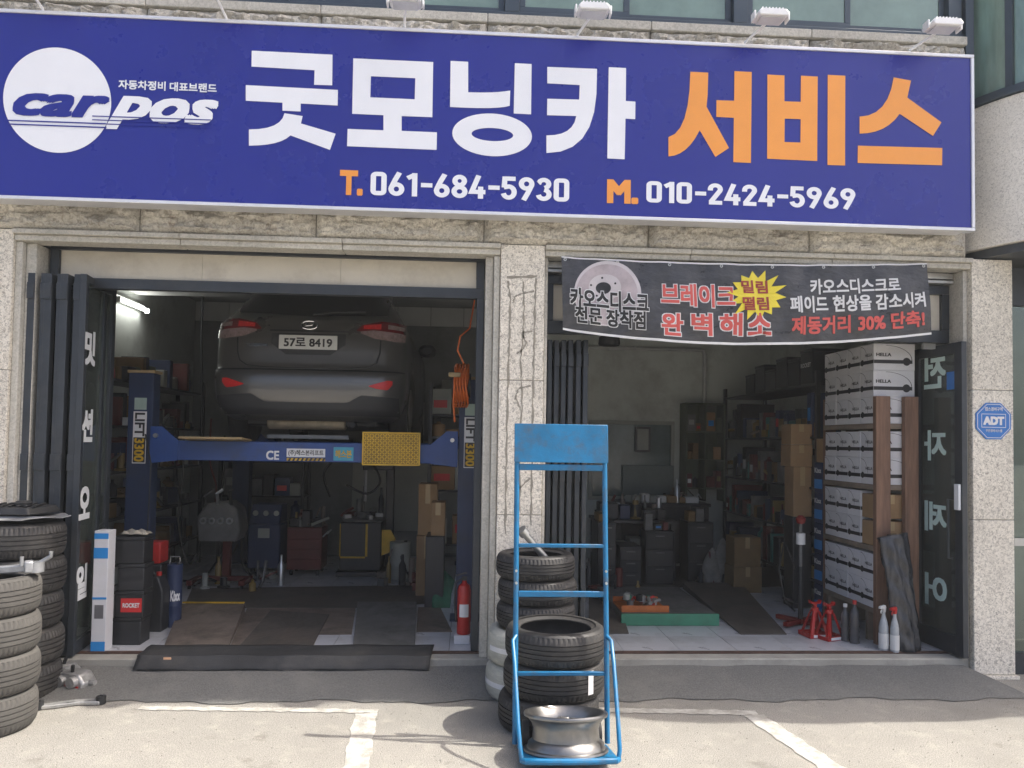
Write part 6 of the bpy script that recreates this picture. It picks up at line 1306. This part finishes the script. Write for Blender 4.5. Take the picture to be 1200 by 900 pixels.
es = thing('engine_stand', 'greasy engine stand with a dark engine block behind the left lift post', 'engine stand', (hx, 2.9, FZ))
obj('base', MB().box(hx-.3, hx+.3, 2.88, 2.94, FZ+.04, FZ+.09).box(hx-.3, hx-.24, 2.6, 2.879, FZ+.04, FZ+.09).box(hx+.24, hx+.3, 2.6, 2.879, FZ+.04, FZ+.09), 'dark_red', es, bev=.004); obj('column', MB().box(hx-.04, hx+.04, 2.95, 3.03, FZ+.04, FZ+.8), 'dark_red', es, bev=.004)
for x in (-.27, .27):
    for y in (2.62, 2.91): obj('castor', MB().lathe([(0, -.012), (.02, -.012), (.02, .012), (0, .012)], 12, (hx+x, y, FZ+.0205), 'X'), 'black_plastic', es)
blk = obj('engine_block', MB().prism([(-.2, .5), (.2, .5), (.24, .62), (.2, .84), (.1, .92), (-.12, .9), (-.22, .75)], lambda p: (hx+p[0], 2.62, FZ+p[1]), lambda p: (hx+p[0], 2.949, FZ+p[1])), 'steel_grey', es, bev=.02)
for k in range(4): obj('port', MB().lathe([(.02, -.03), (.035, -.03), (.035, .0), (.02, 0)], 14, (hx-.14+k*.09, 2.62, FZ+.72), 'Y', closed=True), 'galv', blk)
for k in range(3): obj('pipe', MB().tube([(hx-.15+k*.14, 2.66, FZ+.86), (hx-.12+k*.13, 2.55, FZ+.98+.03*k), (hx-.04+k*.1, 2.58, FZ+1.05)], .018, 8), 'galv' if k == 1 else 'black_plastic', blk)

# greasy odds and ends heaped on benches, machines and shelves
def heap(x0, x1, y0, y1, z, n, label, group, hmax=.18):
    for k in range(n):
        x, y = random.uniform(x0, x1), random.uniform(y0, y1); a = random.uniform(0, PI); m = random.choice(['steel_grey', 'black_plastic', 'galv', 'black_plastic', 'steel_plate', 'dark_red', 'pale_panel', 'brass_tin', 'scrap_black']); L_ = random.uniform(.08, .3); c_, s_ = math.cos(a)*L_/2, math.sin(a)*L_/2; q = k % 4; zz = z+.012+random.uniform(0, .03)
        if q == 0: b = MB().tube([(x-c_, y-s_, zz), (x, y, zz+random.uniform(0, .1)), (x+c_, y+s_, zz+random.uniform(0, hmax))], random.uniform(.008, .02), 7)
        elif q == 1: r = random.uniform(.025, .07); b = MB().lathe([(r*.3, 0), (r, 0), (r, .02), (r*.6, .03), (r*.55, random.uniform(.05, hmax)), (r*.3, .05)], 16, (x, y, z+.001), closed=True)
        elif q == 2: h = random.uniform(.08, hmax*1.6); r = random.uniform(.02, .04); b = MB().lathe([(0, .001), (r, .001), (r, h*.65), (r*.4, h*.8), (r*.4, h), (0, h)], 14, (x, y, z))
        else: b = MB().obox((x, y, z+.045), (random.uniform(.06, .16), random.uniform(.05, .1), .08), 0, 0, a)
        solo('loose_part', b, m, label, 'car part', group)
heap(-3.1, -2.15, 4.55, 4.88, 1.452, 22, 'greasy loose part on top of the back wall rack', 'loose parts on the back wall rack', .25)
heap(-2.75, -1.95, 2.5, 3.3, FZ+.001, 14, 'greasy loose part on the floor round the engine stand', 'loose parts round the engine stand', .3)
heap(onY(336, 640, 3.45).x, onY(377, 640, 3.45).x, 3.5, 3.8, FZ+.561, 10, 'loose tool on top of the dark red trolley', 'loose tools on the red trolley', .25)
heap(onY(398, 630, 3.45).x+.02, onY(447, 630, 3.45).x, 3.75, 3.93, onY(420, 612, 3.45).z+.001, 8, 'loose tool on top of the tyre changer', 'loose tools on the tyre changer', .25)
heap(bx_0+.05, bx_1-.05, 3.4, 3.85, FZ+.701, 18, 'greasy loose part on the dark bench', 'loose parts on the dark bench', .25)
heap(2.05, 3.0, 3.9, 4.2, FZ+.861, 12, 'loose part on the work desk', 'loose parts on the work desk', .2)
heap(2.55, 3.3, 2.95, 3.7, FZ+.001, 20, 'greasy loose part on the floor before the black rack', 'loose parts before the black rack', .35)
heap(1.3, 2.3, 2.2, 2.6, FZ+.006, 18, 'greasy loose part on the floor behind the lift platform', 'loose parts behind the platform', .3)
heap(-1.0, -.45, 2.6, 3.3, FZ+.001, 12, 'loose part on the floor between tyre changer and cartons', 'loose parts beside the tyre changer', .35)
for z in (.9, 1.35, 1.85): heap(3.44, 3.56, 1.75, 4.2, z, 14, 'small loose part on the front of the black rack', 'loose parts on the black rack', .2)
for z in (.95, 1.4, 1.85): heap(-3.5, -3.4, 1.7, 4.2, z, 10, 'small loose part on the front of the left wall rack', 'loose parts on the left wall rack', .2)
for i, (u, v0, v1) in enumerate(((205, 545, 640), (214, 560, 660), (246, 540, 600), (262, 560, 650))):
    p0 = onY(u, v0, 3.6); p1 = onY(u+6, v1, 3.6); hose('hanging_hose', [tuple(p0+Vector((0, 0, .5))), tuple(p0), tuple(p0.lerp(p1, .5)+Vector((.06*(-1)**i, -.05, 0))), tuple(p1), tuple(p1+Vector((.1, 0, .12)))], .011, ('scrap_black', 'steel_grey', 'dark_red', 'scrap_black')[i], ('black', 'grey', 'dark red', 'slack black')[i]+' hose hanging down behind the left lift post')

# ------------------------------------------------------------------ lens glare, added as a thin even volume that lifts the blacks
hz_ = MB().box(-81, 81, -81, 81, -1, 9.0); ho = bpy.data.objects.new('haze', mesh_of('haze', hz_, smooth=False)); COL.objects.link(ho); ho['kind'] = 'stuff'; ho['label'] = 'thin bright haze added as a volume to lift the darks'; ho['category'] = 'haze'
hm = bpy.data.materials.new('glare_volume'); hm.use_nodes = True; N = hm.node_tree.nodes; N.remove(N['Principled BSDF']); pv_ = N.new('ShaderNodeVolumePrincipled'); pv_.inputs['Color'].default_value = (.9, .93, .95, 1); pv_.inputs['Density'].default_value = .0024; pv_.inputs['Anisotropy'].default_value = .2
hm.node_tree.links.new(pv_.outputs[0], N['Material Output'].inputs['Volume']); ho.data.materials.append(hm)
